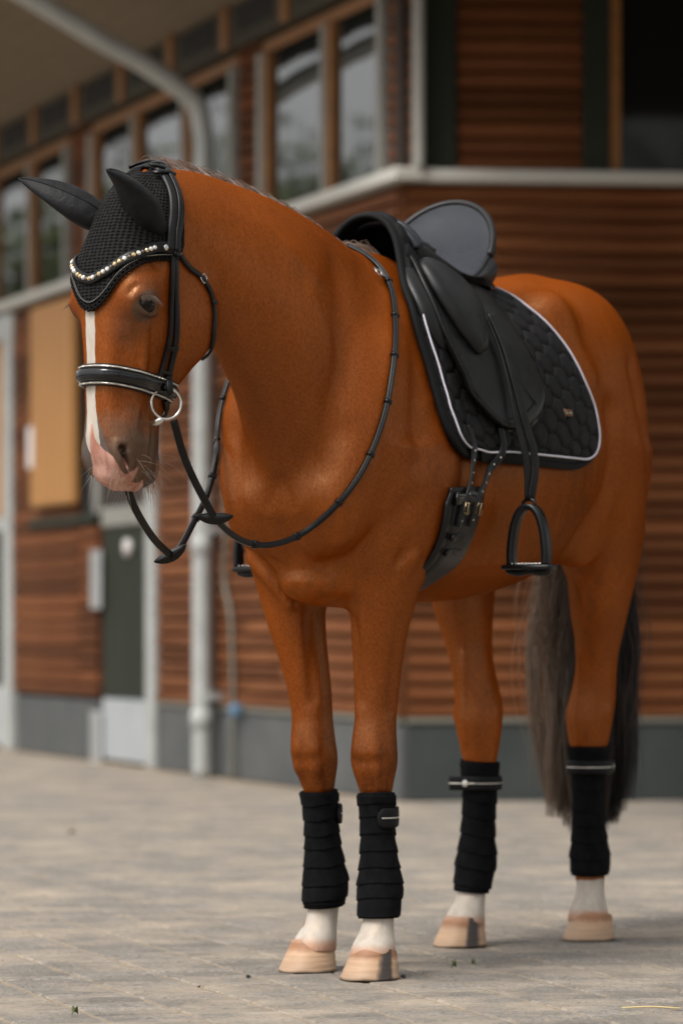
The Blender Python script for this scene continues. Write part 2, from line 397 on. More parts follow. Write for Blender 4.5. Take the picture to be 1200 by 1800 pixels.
# ------------------------------------------------------------------ helpers: materials
def nd(nt, kind, **kw):
    n = nt.nodes.new(kind)
    for k, v in kw.items():
        if k in n.inputs:
            n.inputs[k].default_value = v
        else:
            setattr(n, k, v)
    return n
def mat(name, color, rough=0.5, spec=0.5, metal=0.0, var=None, bump=None, coat=0.0, sheen=0.0, stretch=(1, 1, 1), vary_random=0.0, rough_var=0.0):
    """var = (scale, second colour); bump = (scale, strength, distance)"""
    m = bpy.data.materials.new(name); m.use_nodes = True
    nt = m.node_tree; b = nt.nodes['Principled BSDF']
    c4 = (*color, 1)
    b.inputs['Base Color'].default_value = c4
    b.inputs['Roughness'].default_value = rough
    b.inputs['Specular IOR Level'].default_value = spec
    b.inputs['Metallic'].default_value = metal
    b.inputs['Coat Weight'].default_value = coat
    b.inputs['Sheen Weight'].default_value = sheen
    geo = nd(nt, 'ShaderNodeTexCoord'); mp = nd(nt, 'ShaderNodeMapping'); mp.inputs['Scale'].default_value = stretch
    nt.links.new(geo.outputs['Object'], mp.inputs['Vector'])
    out = None
    if var:
        nz = nd(nt, 'ShaderNodeTexNoise', Scale=var[0], Detail=5.0, Roughness=0.6)
        nt.links.new(mp.outputs[0], nz.inputs['Vector'])
        rp = nd(nt, 'ShaderNodeMapRange'); rp.inputs['From Min'].default_value = 0.35; rp.inputs['From Max'].default_value = 0.68
        nt.links.new(nz.outputs[0], rp.inputs[0])
        mx = nd(nt, 'ShaderNodeMix', data_type='RGBA'); mx.inputs[6].default_value = c4; mx.inputs[7].default_value = (*var[1], 1)
        nt.links.new(rp.outputs[0], mx.inputs[0]); out = mx.outputs[2]
        if rough_var:
            rr = nd(nt, 'ShaderNodeMapRange'); rr.inputs['To Min'].default_value = rough - rough_var; rr.inputs['To Max'].default_value = rough + rough_var
            nt.links.new(nz.outputs[0], rr.inputs[0]); nt.links.new(rr.outputs[0], b.inputs['Roughness'])
    if vary_random:
        oi = nd(nt, 'ShaderNodeObjectInfo'); hs = nd(nt, 'ShaderNodeHueSaturation')
        mr = nd(nt, 'ShaderNodeMapRange'); mr.inputs['To Min'].default_value = 1 - vary_random; mr.inputs['To Max'].default_value = 1 + vary_random
        nt.links.new(oi.outputs['Random'], mr.inputs[0]); nt.links.new(mr.outputs[0], hs.inputs['Value'])
        if out: nt.links.new(out, hs.inputs['Color'])
        else: hs.inputs['Color'].default_value = c4
        out = hs.outputs[0]
    if out:
        nt.links.new(out, b.inputs['Base Color'])
    if bump:
        n2 = nd(nt, 'ShaderNodeTexNoise', Scale=bump[0], Detail=4.0, Roughness=0.55)
        nt.links.new(mp.outputs[0], n2.inputs['Vector'])
        bp = nd(nt, 'ShaderNodeBump', Strength=bump[1], Distance=bump[2])
        nt.links.new(n2.outputs[0], bp.inputs['Height']); nt.links.new(bp.outputs[0], b.inputs['Normal'])
    return m
# ------------------------------------------------------------------ helpers: objects
def put(name, me, m=None, parent=None, matrix=None):
    o = bpy.data.objects.new(name, me); COL.objects.link(o)
    if m is not None and me is not None and not me.materials:
        me.materials.append(m)
    if parent is not None: o.parent = parent
    if matrix is not None: o.matrix_world = matrix
    return o
def tag(o, label, cat, group=None, kind=None):
    o['label'] = label; o['category'] = cat
    if group: o['group'] = group
    if kind: o['kind'] = kind
    return o
def thing(name, label, cat, matrix=None, group=None):
    o = bpy.data.objects.new(name, None); COL.objects.link(o); o.empty_display_size = 0.1
    if matrix is not None: o.matrix_world = matrix
    return tag(o, label, cat, group)
def mesh(name, V, Fs, smooth_shade=True):
    me = bpy.data.meshes.new(name)
    me.from_pydata([tuple(map(float, v)) for v in V], [], [tuple(map(int, f)) for f in Fs])
    if smooth_shade: me.polygons.foreach_set('use_smooth', np.ones(len(me.polygons), bool))
    me.update()
    return me
class MB:
    """collects boxes, tubes and grids into one mesh"""
    def __init__(s): s.V = []; s.F = []
    def add(s, V, Fs):
        n = len(s.V); s.V += [tuple(map(float, v)) for v in V]; s.F += [tuple(int(i) + n for i in f) for f in Fs]; return s
    def box(s, o, ex, ey, ez, a, b, c, bev=0.0):
        o, ex, ey, ez = map(np.array, (o, ex, ey, ez))
        P = lambda i, j, k: o + ex * i + ey * j + ez * k
        if bev <= 0:
            V = [P(i, j, k) for k in c for j in b for i in a]
            return s.add(V, [(0, 2, 3, 1), (4, 5, 7, 6), (0, 1, 5, 4), (2, 6, 7, 3), (0, 4, 6, 2), (1, 3, 7, 5)])
        bm = bmesh.new(); vs_ = [bm.verts.new(P(i, j, k)) for k in c for j in b for i in a]
        for f in [(0, 2, 3, 1), (4, 5, 7, 6), (0, 1, 5, 4), (2, 6, 7, 3), (0, 4, 6, 2), (1, 3, 7, 5)]:
            bm.faces.new([vs_[q] for q in f])
        bmesh.ops.bevel(bm, geom=list(bm.edges), offset=bev, segments=1, affect='EDGES')
        bm.verts.index_update()
        s.add([v.co for v in bm.verts], [[v.index for v in f.verts] for f in bm.faces]); bm.free(); return s
    def tube(s, P, r, n=8, closed=False, caps=True):
        P = np.array(P, float); N = len(P); R = np.full(N, r) if np.isscalar(r) else np.array(r, float)
        T = np.roll(P, -1, 0) - np.roll(P, 1, 0)
        if not closed: T[0] = P[1] - P[0]; T[-1] = P[-1] - P[-2]
        T /= np.linalg.norm(T, axis=1)[:, None] + 1e-12
        ref = np.array([0.3, 0.2, 0.93]); nrm = ref - T[0] * (ref @ T[0])
        if np.linalg.norm(nrm) < .1: ref = np.array([1, 0, 0]); nrm = ref - T[0] * (ref @ T[0])
        V = []
        for i in range(N):
            nrm = nrm - T[i] * (nrm @ T[i]); nrm /= np.linalg.norm(nrm) + 1e-12
            bi = np.cross(T[i], nrm)
            for k in range(n):
                a = 2 * math.pi * k / n; V.append(P[i] + R[i] * (math.cos(a) * nrm + math.sin(a) * bi))
        Fs = []
        for i in range(N if closed else N - 1):
            j = (i + 1) % N
            for k in range(n):
                l = (k + 1) % n; Fs.append((i*n + k, i*n + l, j*n + l, j*n + k))
        if not closed and caps:
            Fs += [tuple(range(n))[::-1], tuple((N-1)*n + k for k in range(n))]
        return s.add(V, Fs)
    def strap(s, P, Nr, w, th):
        """rounded band: P centre line, Nr outward normals, w width (scalar or per point), th thickness"""
        P = np.array(P, float); Nr = np.array(Nr, float); N = len(P)
        W = np.full(N, w) if np.isscalar(w) else np.array(w, float); H = np.full(N, th) if np.isscalar(th) else np.array(th, float)
        T = np.gradient(P, axis=0); T /= np.linalg.norm(T, axis=1)[:, None] + 1e-12
        Nr = Nr - T * (Nr * T).sum(1)[:, None]; Nr /= np.linalg.norm(Nr, axis=1)[:, None] + 1e-12
        B = np.cross(T, Nr)
        prof = [(-.5, 0), (-.5, .55), (-.42, .9), (-.25, 1.0), (.25, 1.0), (.42, .9), (.5, .55), (.5, 0)]
        V = []
        for i in range(N):
            for a, b in prof: V.append(P[i] + B[i] * a * W[i] + Nr[i] * b * H[i])
        n = len(prof); Fs = []
        for i in range(N - 1):
            for k in range(n):
                l = (k + 1) % n; Fs.append((i*n + k, (i+1)*n + k, (i+1)*n + l, i*n + l))
        Fs += [tuple(range(n)), tuple((N-1)*n + k for k in range(n))[::-1]]
        return s.add(V, Fs)
    def grid(s, G, flip=False):
        G = np.asarray(G, float); a, b = G.shape[:2]
        Fs = []
        for i in range(a - 1):
            for j in range(b - 1):
                q = (i*b + j, (i+1)*b + j, (i+1)*b + j + 1, i*b + j + 1); Fs.append(q[::-1] if flip else q)
        return s.add(G.reshape(-1, 3), Fs)
    def build(s, name, m=None, parent=None, matrix=None, smooth_shade=True, fixn=False):
        me = mesh(name, s.V, s.F, smooth_shade)
        if fixn:
            bm = bmesh.new(); bm.from_mesh(me); bmesh.ops.recalc_face_normals(bm, faces=bm.faces); bm.to_mesh(me); bm.free()
        return put(name, me, m, parent, matrix)
def spline(P, n):
    P = np.array(P, float); d = np.concatenate([[0], np.cumsum(np.linalg.norm(np.diff(P, axis=0), axis=1))])
    return cubic(d, P, np.linspace(0, d[-1], n))
def resample(P, n):
    P = np.array(P, float); d = np.concatenate([[0], np.cumsum(np.linalg.norm(np.diff(P[:, :3], axis=0), axis=1))])
    q = np.linspace(0, d[-1], n); return np.stack([np.interp(q, d, P[:, k]) for k in range(P.shape[1])], 1)
def smooth_rows(A, n=2, w=.5):
    A = np.array(A, float)
    for _ in range(n):
        B = A.copy(); B[1:-1] = (1 - w) * A[1:-1] + w * .5 * (A[:-2] + A[2:]); A = B
    return A
# surface of the horse
BVH = BVHTree.FromPolygons([tuple(v) for v in HV.tolist()], [tuple(q) for q in HQ.tolist()])
def vnormals(V, Q):
    n = np.cross(V[Q[:, 2]] - V[Q[:, 0]], V[Q[:, 3]] - V[Q[:, 1]])
    N = np.zeros_like(V)
    for k in range(4):
        for q in range(3): N[:, q] += np.bincount(Q[:, k], n[:, q], len(V))
    return N / (np.linalg.norm(N, axis=1)[:, None] + 1e-12)
HN = vnormals(HV, HQ)
if HN[np.argmax(HV[:, 2]), 2] < 0:
    HQ = HQ[:, ::-1].copy(); HN = -HN
FNV = HN[HQ].mean(1)
def near(p):
    loc, n, i, d = BVH.find_nearest(Vector(p)); return np.array(loc), FNV[i] / np.linalg.norm(FNV[i])
def ray(o, d):
    loc, n, i, dist = BVH.ray_cast(Vector(o), Vector(d).normalized())
    if loc is None: return None
    return np.array(loc), FNV[i] / np.linalg.norm(FNV[i])
def ax(x, deg, off=0.0):
    """point on the trunk at station x, angle deg from straight up towards the left side, lifted by off"""
    a = math.radians(deg); r = ray((x, 0, 1.2), (0, math.sin(a), math.cos(a)))
    if r is None: return np.array((x, .3 * math.sin(a), 1.2 + .3 * math.cos(a))), np.array((0, math.sin(a), math.cos(a)))
    return r[0] + r[1] * off, r[1]
def hug(P, n, off, it=3):
    """a path laid on the skin"""
    S = spline(P, n); R = [near(p) for p in S]
    Q = np.array([r[0] for r in R]); N = smooth_rows([r[1] for r in R], it); N /= np.linalg.norm(N, axis=1)[:, None]
    Q = smooth_rows(Q, it); return Q + N * off, N
# ------------------------------------------------------------------ the horse: coat, hooves, eyes, mane, tail
rng = np.random.default_rng(7)
hv = (HV - HP); hu, hvv, hs = hv @ EU, hv @ EV, hv @ ES
inhead = (HV[:, 0] > .70) & (hu > .05)
def sstep(a, b, x): t = np.clip((x - a) / (b - a), 0, 1); return t * t * (3 - 2 * t)
def vnoise(P, sc, seed=0):
    r = np.random.default_rng(seed); out = np.zeros(len(P))
    for _ in range(7):
        k = r.normal(size=3) * sc; out += np.sin(P @ k + r.uniform(0, 6.28))
    return out / 3.0
n1 = vnoise(HV, 160, 1); n2 = vnoise(HV, 60, 2); n3 = vnoise(HV, 14, 3); n4 = vnoise(HV, 6, 4)
bc = np.interp(hu, [.1, .45, .55], [-.010, -.009, -.004])
bw = np.interp(hu, [.10, .20, .30, .37, .43, .47, .505, .54], [.008, .015, .0150, .0135, .015, .019, .023, .010])
blaze = np.where(inhead & (hvv > .02), bw + .0012 * n1 + .0016 * n2 - np.abs(hs - bc - .002 * n3), -1)
blaze = np.where(hu > .53, -1, blaze)
pr = np.interp(hu, [.465, .49, .505, .52, .535, .55, .60], [.002, .006, .014, .030, .052, .058, .06])     # pink snip: reach to the left
pl_ = np.interp(hu, [.465, .49, .52, .55, .575, .60], [.004, .008, .010, .016, .030, .05])
pinkd = np.where(inhead & (hu > .465) & (hvv > -.047 - .02 * sstep(.56, .60, hu)), np.minimum(pr - (hs - bc), (hs - bc) + pl_) + .0012 * n1, -1)
pinkd = np.where((hu > .548) & (hs > .040) & (hvv < .0 + .25 * (hu - .58)), np.minimum(pinkd, .0015 * n1 - .004 + (hvv + .03) * .3), pinkd)
greyb = np.where(inhead & (hu > .44), np.minimum(bw * 1.0 + .012 * sstep(.44, .50, hu) + sstep(.50, .53, hu) * .016 - np.abs(hs - bc), .02), -1)
dark = np.where(inhead, sstep(.40, .51, hu + .016 * n2 + .006 * n1) * sstep(-.005, .035, np.abs(hs) + .25 * np.maximum(hu - .50, 0) + .004 * n2), 0)
dark = np.maximum(dark, np.where(inhead & (hvv < -.045), sstep(.45, .49, hu), 0))
eyed = np.sqrt(((hu - .222) / 1.15) ** 2 + (hvv - .024) ** 2 + (np.abs(hs) - .10) ** 2)
eyep = np.sqrt(((hu - .262) / 1.3) ** 2 + ((hvv - .045)) ** 2 + (np.abs(hs) - .075) ** 2)
dark = np.maximum(dark, np.where(inhead, np.maximum(.40 * sstep(.062, .030, eyed + .004 * n2), 1.0 * sstep(.036, .029, eyed)), 0))
dark = np.maximum(dark, np.where(inhead, .42 * sstep(.060, .010, eyep + .006 * n2), 0))
sock = np.where(HV[:, 2] < .30, .150 + .004 * n2 - HV[:, 2] + 0.0, -1)
streak = (HV[:, 2] > .10) & (HV[:, 1] < -.04) & (HV[:, 0] > -.3) & (np.abs(HV[:, 1] + .135) < .012)
sock = np.where(streak, -1, sock)
cor = sstep(.082, .058, HV[:, 2])
pt = .46 + .21 * n4 + .08 * n3
pt -= .30 * sstep(.66, .40, HV[:, 2]) * (HV[:, 0] > -.5)                 # redder, darker knees
pt += .30 * sstep(1.02, .72, HV[:, 2]) * (HV[:, 0] < -.6) * (.6 + .4 * sstep(.16, .05, np.abs(HV[:, 1])))   # paler inner thighs
pt += .10 * sstep(1.0, .86, HV[:, 2]) * (HV[:, 2] > .66)
def cover(A):
    return np.asarray(A, np.float32)
horse_me = np_mesh('body', HV, HQ)
for nm, A in (('white', np.maximum(blaze, sock) * 100), ('pink', pinkd * 100), ('greyband', greyb * 100), ('dark', dark), ('tone', pt), ('coronet', cor)):
    at = horse_me.attributes.new(nm, 'FLOAT', 'POINT'); at.data.foreach_set('value', cover(A))
def coat_material():
    m = bpy.data.materials.new('chestnut_coat'); m.use_nodes = True; nt = m.node_tree; b = nt.nodes['Principled BSDF']
    L = nt.links.new
    def attr(n): a = nd(nt, 'ShaderNodeAttribute'); a.attribute_name = n; return a.outputs['Fac']
    def mix(f, a, b_):
        x = nd(nt, 'ShaderNodeMix', data_type='RGBA')
        if hasattr(f, 'node'): L(f, x.inputs[0])
        else: x.inputs[0].default_value = f
        for q, v in ((6, a), (7, b_)):
            if hasattr(v, 'node'): L(v, x.inputs[q])
            else: x.inputs[q].default_value = (*v, 1)
        return x.outputs[2]
    def rng_(f, a, b_): r = nd(nt, 'ShaderNodeMapRange', interpolation_type='SMOOTHSTEP'); r.inputs[1].default_value = a; r.inputs[2].default_value = b_; L(f, r.inputs[0]); return r.outputs[0]
    tc = nd(nt, 'ShaderNodeTexCoord')
    mp = nd(nt, 'ShaderNodeMapping'); mp.inputs['Scale'].default_value = (1.0, 1.0, 0.28); L(tc.outputs['Object'], mp.inputs[0])
    hair = nd(nt, 'ShaderNodeTexNoise', Scale=420.0, Detail=3.0, Roughness=0.6); L(mp.outputs[0], hair.inputs['Vector'])
    mid = nd(nt, 'ShaderNodeTexNoise', Scale=38.0, Detail=5.0, Roughness=0.65); L(mp.outputs[0], mid.inputs['Vector'])
    c = mix(attr('tone'), (0.062, 0.0100, 0.0006), (0.262, 0.0545, 0.0034))
    c = mix(rng_(mid.outputs[0], .35, .72), c, (0.160, 0.0315, 0.0020))
    hm = nd(nt, 'ShaderNodeMix', data_type='RGBA', blend_type='MULTIPLY'); hm.inputs[0].default_value = 1.0
    hr = nd(nt, 'ShaderNodeMapRange'); hr.inputs[1].default_value = .25; hr.inputs[2].default_value = .75; hr.inputs[3].default_value = .70; hr.inputs[4].default_value = 1.27
    L(hair.outputs[0], hr.inputs[0]); L(c, hm.inputs[6]); L(hr.outputs[0], hm.inputs[7]); c = hm.outputs[2]
    fine = nd(nt, 'ShaderNodeTexNoise', Scale=700.0, Detail=2.0); L(tc.outputs['Object'], fine.inputs['Vector'])
    dk = nd(nt, 'ShaderNodeMath', operation='MULTIPLY'); dk.inputs[1].default_value = .92; L(attr('dark'), dk.inputs[0])
    c = mix(dk.outputs[0], c, (0.050, 0.039, 0.034))
    def edge(nm, w=.12):
        ad = nd(nt, 'ShaderNodeMath', operation='MULTIPLY_ADD'); L(fine.outputs[0], ad.inputs[0]); ad.inputs[1].default_value = .36; L(attr(nm), ad.inputs[2])
        s_ = nd(nt, 'ShaderNodeMath', operation='SUBTRACT'); L(ad.outputs[0], s_.inputs[0]); s_.inputs[1].default_value = .18
        return rng_(s_.outputs[0], -w, w)
    c = mix(edge('greyband', .2), c, (0.070, 0.066, 0.068))
    w = edge('white')
    wc = mix(rng_(mid.outputs[0], .3, .7), (0.47, 0.43, 0.38), (0.38, 0.34, 0.29))
    c = mix(w, c, wc)
    c = mix(attr('coronet'), c, (0.40, 0.24, 0.17))
    pk = mix(rng_(mid.outputs[0], .38, .66), (0.47, 0.27, 0.22), (0.33, 0.15, 0.115))
    pe = edge('pink', .22)
    c = mix(pe, c, pk)
    # a coat of short hair: diffuse body colour under two warm gloss lobes (no rim of white Fresnel)
    nt.nodes.remove(b)
    df = nd(nt, 'ShaderNodeBsdfDiffuse'); L(c, df.inputs['Color'])
    g1 = nd(nt, 'ShaderNodeBsdfGlossy'); g2 = nd(nt, 'ShaderNodeBsdfGlossy')
    g1.inputs['Color'].default_value = (1.0, .62, .34, 1); g2.inputs['Color'].default_value = (1.0, .50, .18, 1)
    rv = nd(nt, 'ShaderNodeMapRange'); rv.inputs[3].default_value = .25; rv.inputs[4].default_value = .36; L(mid.outputs[0], rv.inputs[0]); L(rv.outputs[0], g1.inputs['Roughness']); g2.inputs['Roughness'].default_value = .55
    f1 = nd(nt, 'ShaderNodeMapRange'); f1.inputs[1].default_value = .3; f1.inputs[2].default_value = .7; f1.inputs[3].default_value = .028; f1.inputs[4].default_value = .074; L(hair.outputs[0], f1.inputs[0])
    m1 = nd(nt, 'ShaderNodeMixShader'); m1.inputs[0].default_value = .016; L(df.outputs[0], m1.inputs[1]); L(g2.outputs[0], m1.inputs[2])
    wm = nd(nt, 'ShaderNodeMath', operation='MULTIPLY_ADD'); L(w, wm.inputs[0]); wm.inputs[1].default_value = -.75; wm.inputs[2].default_value = 1.0; fm = nd(nt, 'ShaderNodeMath', operation='MULTIPLY'); L(f1.outputs[0], fm.inputs[0]); L(wm.outputs[0], fm.inputs[1])
    m2 = nd(nt, 'ShaderNodeMixShader'); L(fm.outputs[0], m2.inputs[0]); L(m1.outputs[0], m2.inputs[1]); L(g1.outputs[0], m2.inputs[2])
    bp = nd(nt, 'ShaderNodeBump', Strength=.22, Distance=.003); L(hair.outputs[0], bp.inputs['Height'])
    b2 = nd(nt, 'ShaderNodeBump', Strength=.22, Distance=.010); L(mid.outputs[0], b2.inputs['Height']); L(bp.outputs[0], b2.inputs['Normal'])
    for q in (df, g1, g2): L(b2.outputs[0], q.inputs['Normal'])
    om = [n for n in nt.nodes if n.type == 'OUTPUT_MATERIAL'][0]; L(m2.outputs[0], om.inputs['Surface'])
    return m
M_COAT = coat_material()
horse_me.materials.append(M_COAT)
horse = thing('horse', 'chestnut horse with white blaze standing saddled on the paved yard', 'horse', HM)
put('body', horse_me, parent=horse)
# eyes
M_EYE = mat('eye_gloss', (0.006, 0.0025, 0.0015), 0.04, 0.22)
for sg in (1, -1):
    c = hp(.219, .020, sg * .0900); V, Fs = [], []
    for i in range(17):
        for j in range(24):
            a, b_ = math.pi * i / 16, 2 * math.pi * j / 24
            V.append(np.array(c) + .0225 * (EU * math.sin(a) * math.cos(b_) * .9 + EV * math.sin(a) * math.sin(b_) * 1.12 + ES * math.cos(a)))
    for i in range(16):
        for j in range(24): Fs.append((i*24 + j, i*24 + (j+1) % 24, (i+1)*24 + (j+1) % 24, (i+1)*24 + j))
    put('eye', mesh('eye', V, Fs), M_EYE, horse)
# hooves
def hoof_material(name, band):
    m = bpy.data.materials.new(name); m.use_nodes = True; nt = m.node_tree; b = nt.nodes['Principled BSDF']; L = nt.links.new
    tc = nd(nt, 'ShaderNodeTexCoord'); sp = nd(nt, 'ShaderNodeSeparateXYZ'); L(tc.outputs['Object'], sp.inputs[0])
    mp = nd(nt, 'ShaderNodeMapping'); mp.inputs['Scale'].default_value = (6, 6, 120); L(tc.outputs['Object'], mp.inputs[0])
    rings = nd(nt, 'ShaderNodeTexNoise', Scale=1.0, Detail=3.0); L(mp.outputs[0], rings.inputs['Vector'])
    nz = nd(nt, 'ShaderNodeTexNoise', Scale=45.0, Detail=4.0); L(tc.outputs['Object'], nz.inputs['Vector'])
    zr = nd(nt, 'ShaderNodeValToRGB'); e = zr.color_ramp.elements
    e[0].position = 0.0; e[0].color = (.22, .16, .11, 1); e[1].position = 1.0; e[1].color = (.34, .18, .11, 1)
    for p, c in ((.10, (.38, .25, .16, 1)), (.55, (.45, .29, .18, 1)), (.70, (.29, .14, .07, 1)), (.82, (.31, .15, .08, 1)), (.90, (.43, .26, .17, 1))):
        q = zr.color_ramp.elements.new(p); q.color = c
    zz = nd(nt, 'ShaderNodeMapRange'); zz.inputs[1].default_value = 0.0; zz.inputs[2].default_value = .078; L(sp.outputs[2], zz.inputs[0])
    ad = nd(nt, 'ShaderNodeMath', operation='MULTIPLY_ADD'); L(nz.outputs[0], ad.inputs[0]); ad.inputs[1].default_value = .16; ad2 = nd(nt, 'ShaderNodeMath', operation='SUBTRACT'); ad2.inputs[1].default_value = .08
    L(zz.outputs[0], ad.inputs[2]); L(ad.outputs[0], ad2.inputs[0]); L(ad2.outputs[0], zr.inputs[0])
    mm = nd(nt, 'ShaderNodeMix', data_type='RGBA', blend_type='MULTIPLY'); mm.inputs[0].default_value = .8
    rr = nd(nt, 'ShaderNodeMapRange'); rr.inputs[3].default_value = .55; rr.inputs[4].default_value = 1.30; L(rings.outputs[0], rr.inputs[0])
    L(zr.outputs[0], mm.inputs[6]); L(rr.outputs[0], mm.inputs[7]); col = mm.outputs[2]
    if band:
        at = nd(nt, 'ShaderNodeAttribute'); at.attribute_name = 'band'
        st = nd(nt, 'ShaderNodeMath', operation='MULTIPLY_ADD'); L(nz.outputs[0], st.inputs[0]); st.inputs[1].default_value = .5; L(at.outputs['Fac'], st.inputs[2])
        s2 = nd(nt, 'ShaderNodeMapRange'); s2.inputs[1].default_value = .45; s2.inputs[2].default_value = 1.15; L(st.outputs[0], s2.inputs[0])
        mb = nd(nt, 'ShaderNodeMix', data_type='RGBA'); L(s2.outputs[0], mb.inputs[0]); L(col, mb.inputs[6]); mb.inputs[7].default_value = (.045, .036, .032, 1); col = mb.outputs[2]
    L(col, b.inputs['Base Color']); b.inputs['Roughness'].default_value = .55; b.inputs['Specular IOR Level'].default_value = .35
    bp = nd(nt, 'ShaderNodeBump', Strength=.6, Distance=.004); L(rings.outputs[0], bp.inputs['Height']); L(bp.outputs[0], b.inputs['Normal'])
    return m
M_HOOF, M_HOOFB = hoof_material('pale_hoof', False), hoof_material('striped_hoof', True)
HOOVES = {'FL': (.060, .108, True, 'pale front hoof with a dark stripe'), 'FR': (-.060, -.108, False, 'pale front hoof with a worn toe edge'),
          'RH': (-.859, -.096, True, 'pale hind hoof with a dark stripe'), 'LH': (-1.180, .110, False, 'plain pale hind hoof')}
for k, (x0, y0, band, lab) in HOOVES.items():
    V, Fs, B = [], [], []; NA, NZ = 40, 12
    for i in range(NZ + 1):
        t = i / NZ; z = .002 + .072 * t
        for j in range(NA):
            a = 2 * math.pi * j / NA; ca, sa = math.cos(a), math.sin(a)
            rx = (.080 - .028 * t) if ca > 0 else (.056 - .006 * t); ry = .066 - .018 * t
            r = 1 + .012 * math.sin(t * 26) * (1 if t < .8 else .3)
            zz = z - (.020 * t * (1 - ca) / 2) + .0015 * math.sin(5 * a) * (1 - t)
            back = 1 - .12 * max(0, -ca) ** 4 * (1 - t)
            V.append((x0 + (.012 - .024 * t) + rx * ca * r * back, y0 + ry * sa * r, max(zz, .0015)))
            a2 = math.degrees(a)
            B.append(max(0, 1 - abs(a2 - (60 if k == 'FL' else 56)) / 22) * 2.0)
    for i in range(NZ):
        for j in range(NA): Fs.append((i*NA + j, i*NA + (j+1) % NA, (i+1)*NA + (j+1) % NA, (i+1)*NA + j))
    Fs.append(tuple(range(NA))[::-1])
    me = mesh('hoof', V, Fs)
    if band:
        at = me.attributes.new('band', 'FLOAT', 'POINT'); at.data.foreach_set('value', np.clip(B, 0, 1).astype(np.float32))
    o = put('hoof', me, M_HOOFB if band else M_HOOF, horse); o['label'] = lab
# hair strands as thin three-sided tapering tubes
def strands(name, paths, r0, colors, m, parent, taper=.25):
    P = np.asarray(paths, np.float32); S, N, _ = P.shape
    T = np.gradient(P, axis=1); T /= np.linalg.norm(T, axis=2)[..., None] + 1e-9
    ref = np.array([.31, .77, .55], np.float32); U = np.cross(T, ref); U /= np.linalg.norm(U, axis=2)[..., None] + 1e-9
    W = np.cross(T, U); rad = (np.linspace(1, taper, N)[None, :, None] * np.asarray(r0).reshape(-1, 1, 1))
    ring = [P + rad * (math.cos(a) * U + math.sin(a) * W) for a in (0, 2.094, 4.189)]
    V = np.stack(ring, 2).reshape(-1, 3)
    base = (np.arange(S)[:, None] * N + np.arange(N - 1)[None, :]) * 3
    Q = np.concatenate([np.stack([base + a, base + b, base + 3 + b, base + 3 + a], -1).reshape(-1, 4) for a, b in ((0, 1), (1, 2), (2, 0))])
    me = np_mesh(name, V, Q)
    at = me.attributes.new('hair', 'FLOAT_COLOR', 'POINT')
    C = np.repeat(np.concatenate([colors, np.ones((S, 1))], 1)[:, None, :], N * 3, 1).reshape(-1, 4).astype(np.float32)
    at.data.foreach_set('color', C.ravel())
    return put(name, me, m, parent)
def hair_material():
    m = bpy.data.materials.new('horse_hair'); m.use_nodes = True; nt = m.node_tree; b = nt.nodes['Principled BSDF']
    a = nd(nt, 'ShaderNodeAttribute'); a.attribute_name = 'hair'; nt.links.new(a.outputs['Color'], b.inputs['Base Color'])
    b.inputs['Roughness'].default_value = .42; b.inputs['Specular IOR Level'].default_value = .5
    return m
M_HAIR = hair_material()
def lerp3(a, b, t): return np.array(a)[None] * (1 - t[:, None]) + np.array(b)[None] * t[:, None]
# mane: roots along the crest, combed over to the far side
NM = 4200; paths = np.zeros((NM, 8, 3)); t = np.sort(rng.uniform(0, 1, NM))
us_ = np.linspace(.84, .02, 60); crest = []
for u in us_:
    o = np.array([0, 0, 1.28]) + u * np.array([c30, 0, s30]); sc = float(cubic([r[0] for r in NK], [r[4] for r in NK], np.array([u]))[0]); o[1] = sc
    r = ray(o, (-s30, 0, c30)); crest.append(r[0] if r else o)
crest = np.array(crest)
root = np.stack([np.interp(t, np.linspace(0, 1, 60), crest[:, k]) for k in range(3)], 1)
clump = .5 + .5 * np.sin(t * 150 + rng.normal(0, .25, NM)); lean = rng.normal(.0, .10, NM) + .25 * np.sin(t * 61)
ln = rng.uniform(.09, .13, NM) * np.where(t < .06, .6, 1) * np.interp(t, [0, .85, 1], [1, 1, .55])
side = rng.uniform(-.014, .010, NM)
nz = np.linspace(0, 1, 8)
stand = rng.uniform(.015, .028, NM) + .010 * (rng.uniform(size=NM) > .95) + .004 * clump
for i in range(8):
    q = nz[i]
    paths[:, i, 0] = root[:, 0] + lean * ln * q * .6 + ln * .22 * q
    paths[:, i, 1] = root[:, 1] + side * (1 - q) - ln * (1 - (1 - q) ** 1.6) * .78
    paths[:, i, 2] = root[:, 2] - .004 + stand * np.sin(min(1, q * 2.6) * math.pi / 2) - ln * 1.1 * max(0, q - .22) ** 1.5 - side ** 2 * 6
tt = rng.uniform(0, 1, NM) * .55 + clump * .45
colr = lerp3((.032, .016, .009), (.150, .086, .052), np.clip(tt, 0, 1)); red = rng.uniform(size=NM) < .3; colr[red] = colr[red] * .4 + np.array((.16, .055, .02)) * .6
strands('mane', paths, rng.uniform(.0007, .0013, NM), colr, M_HAIR, horse)
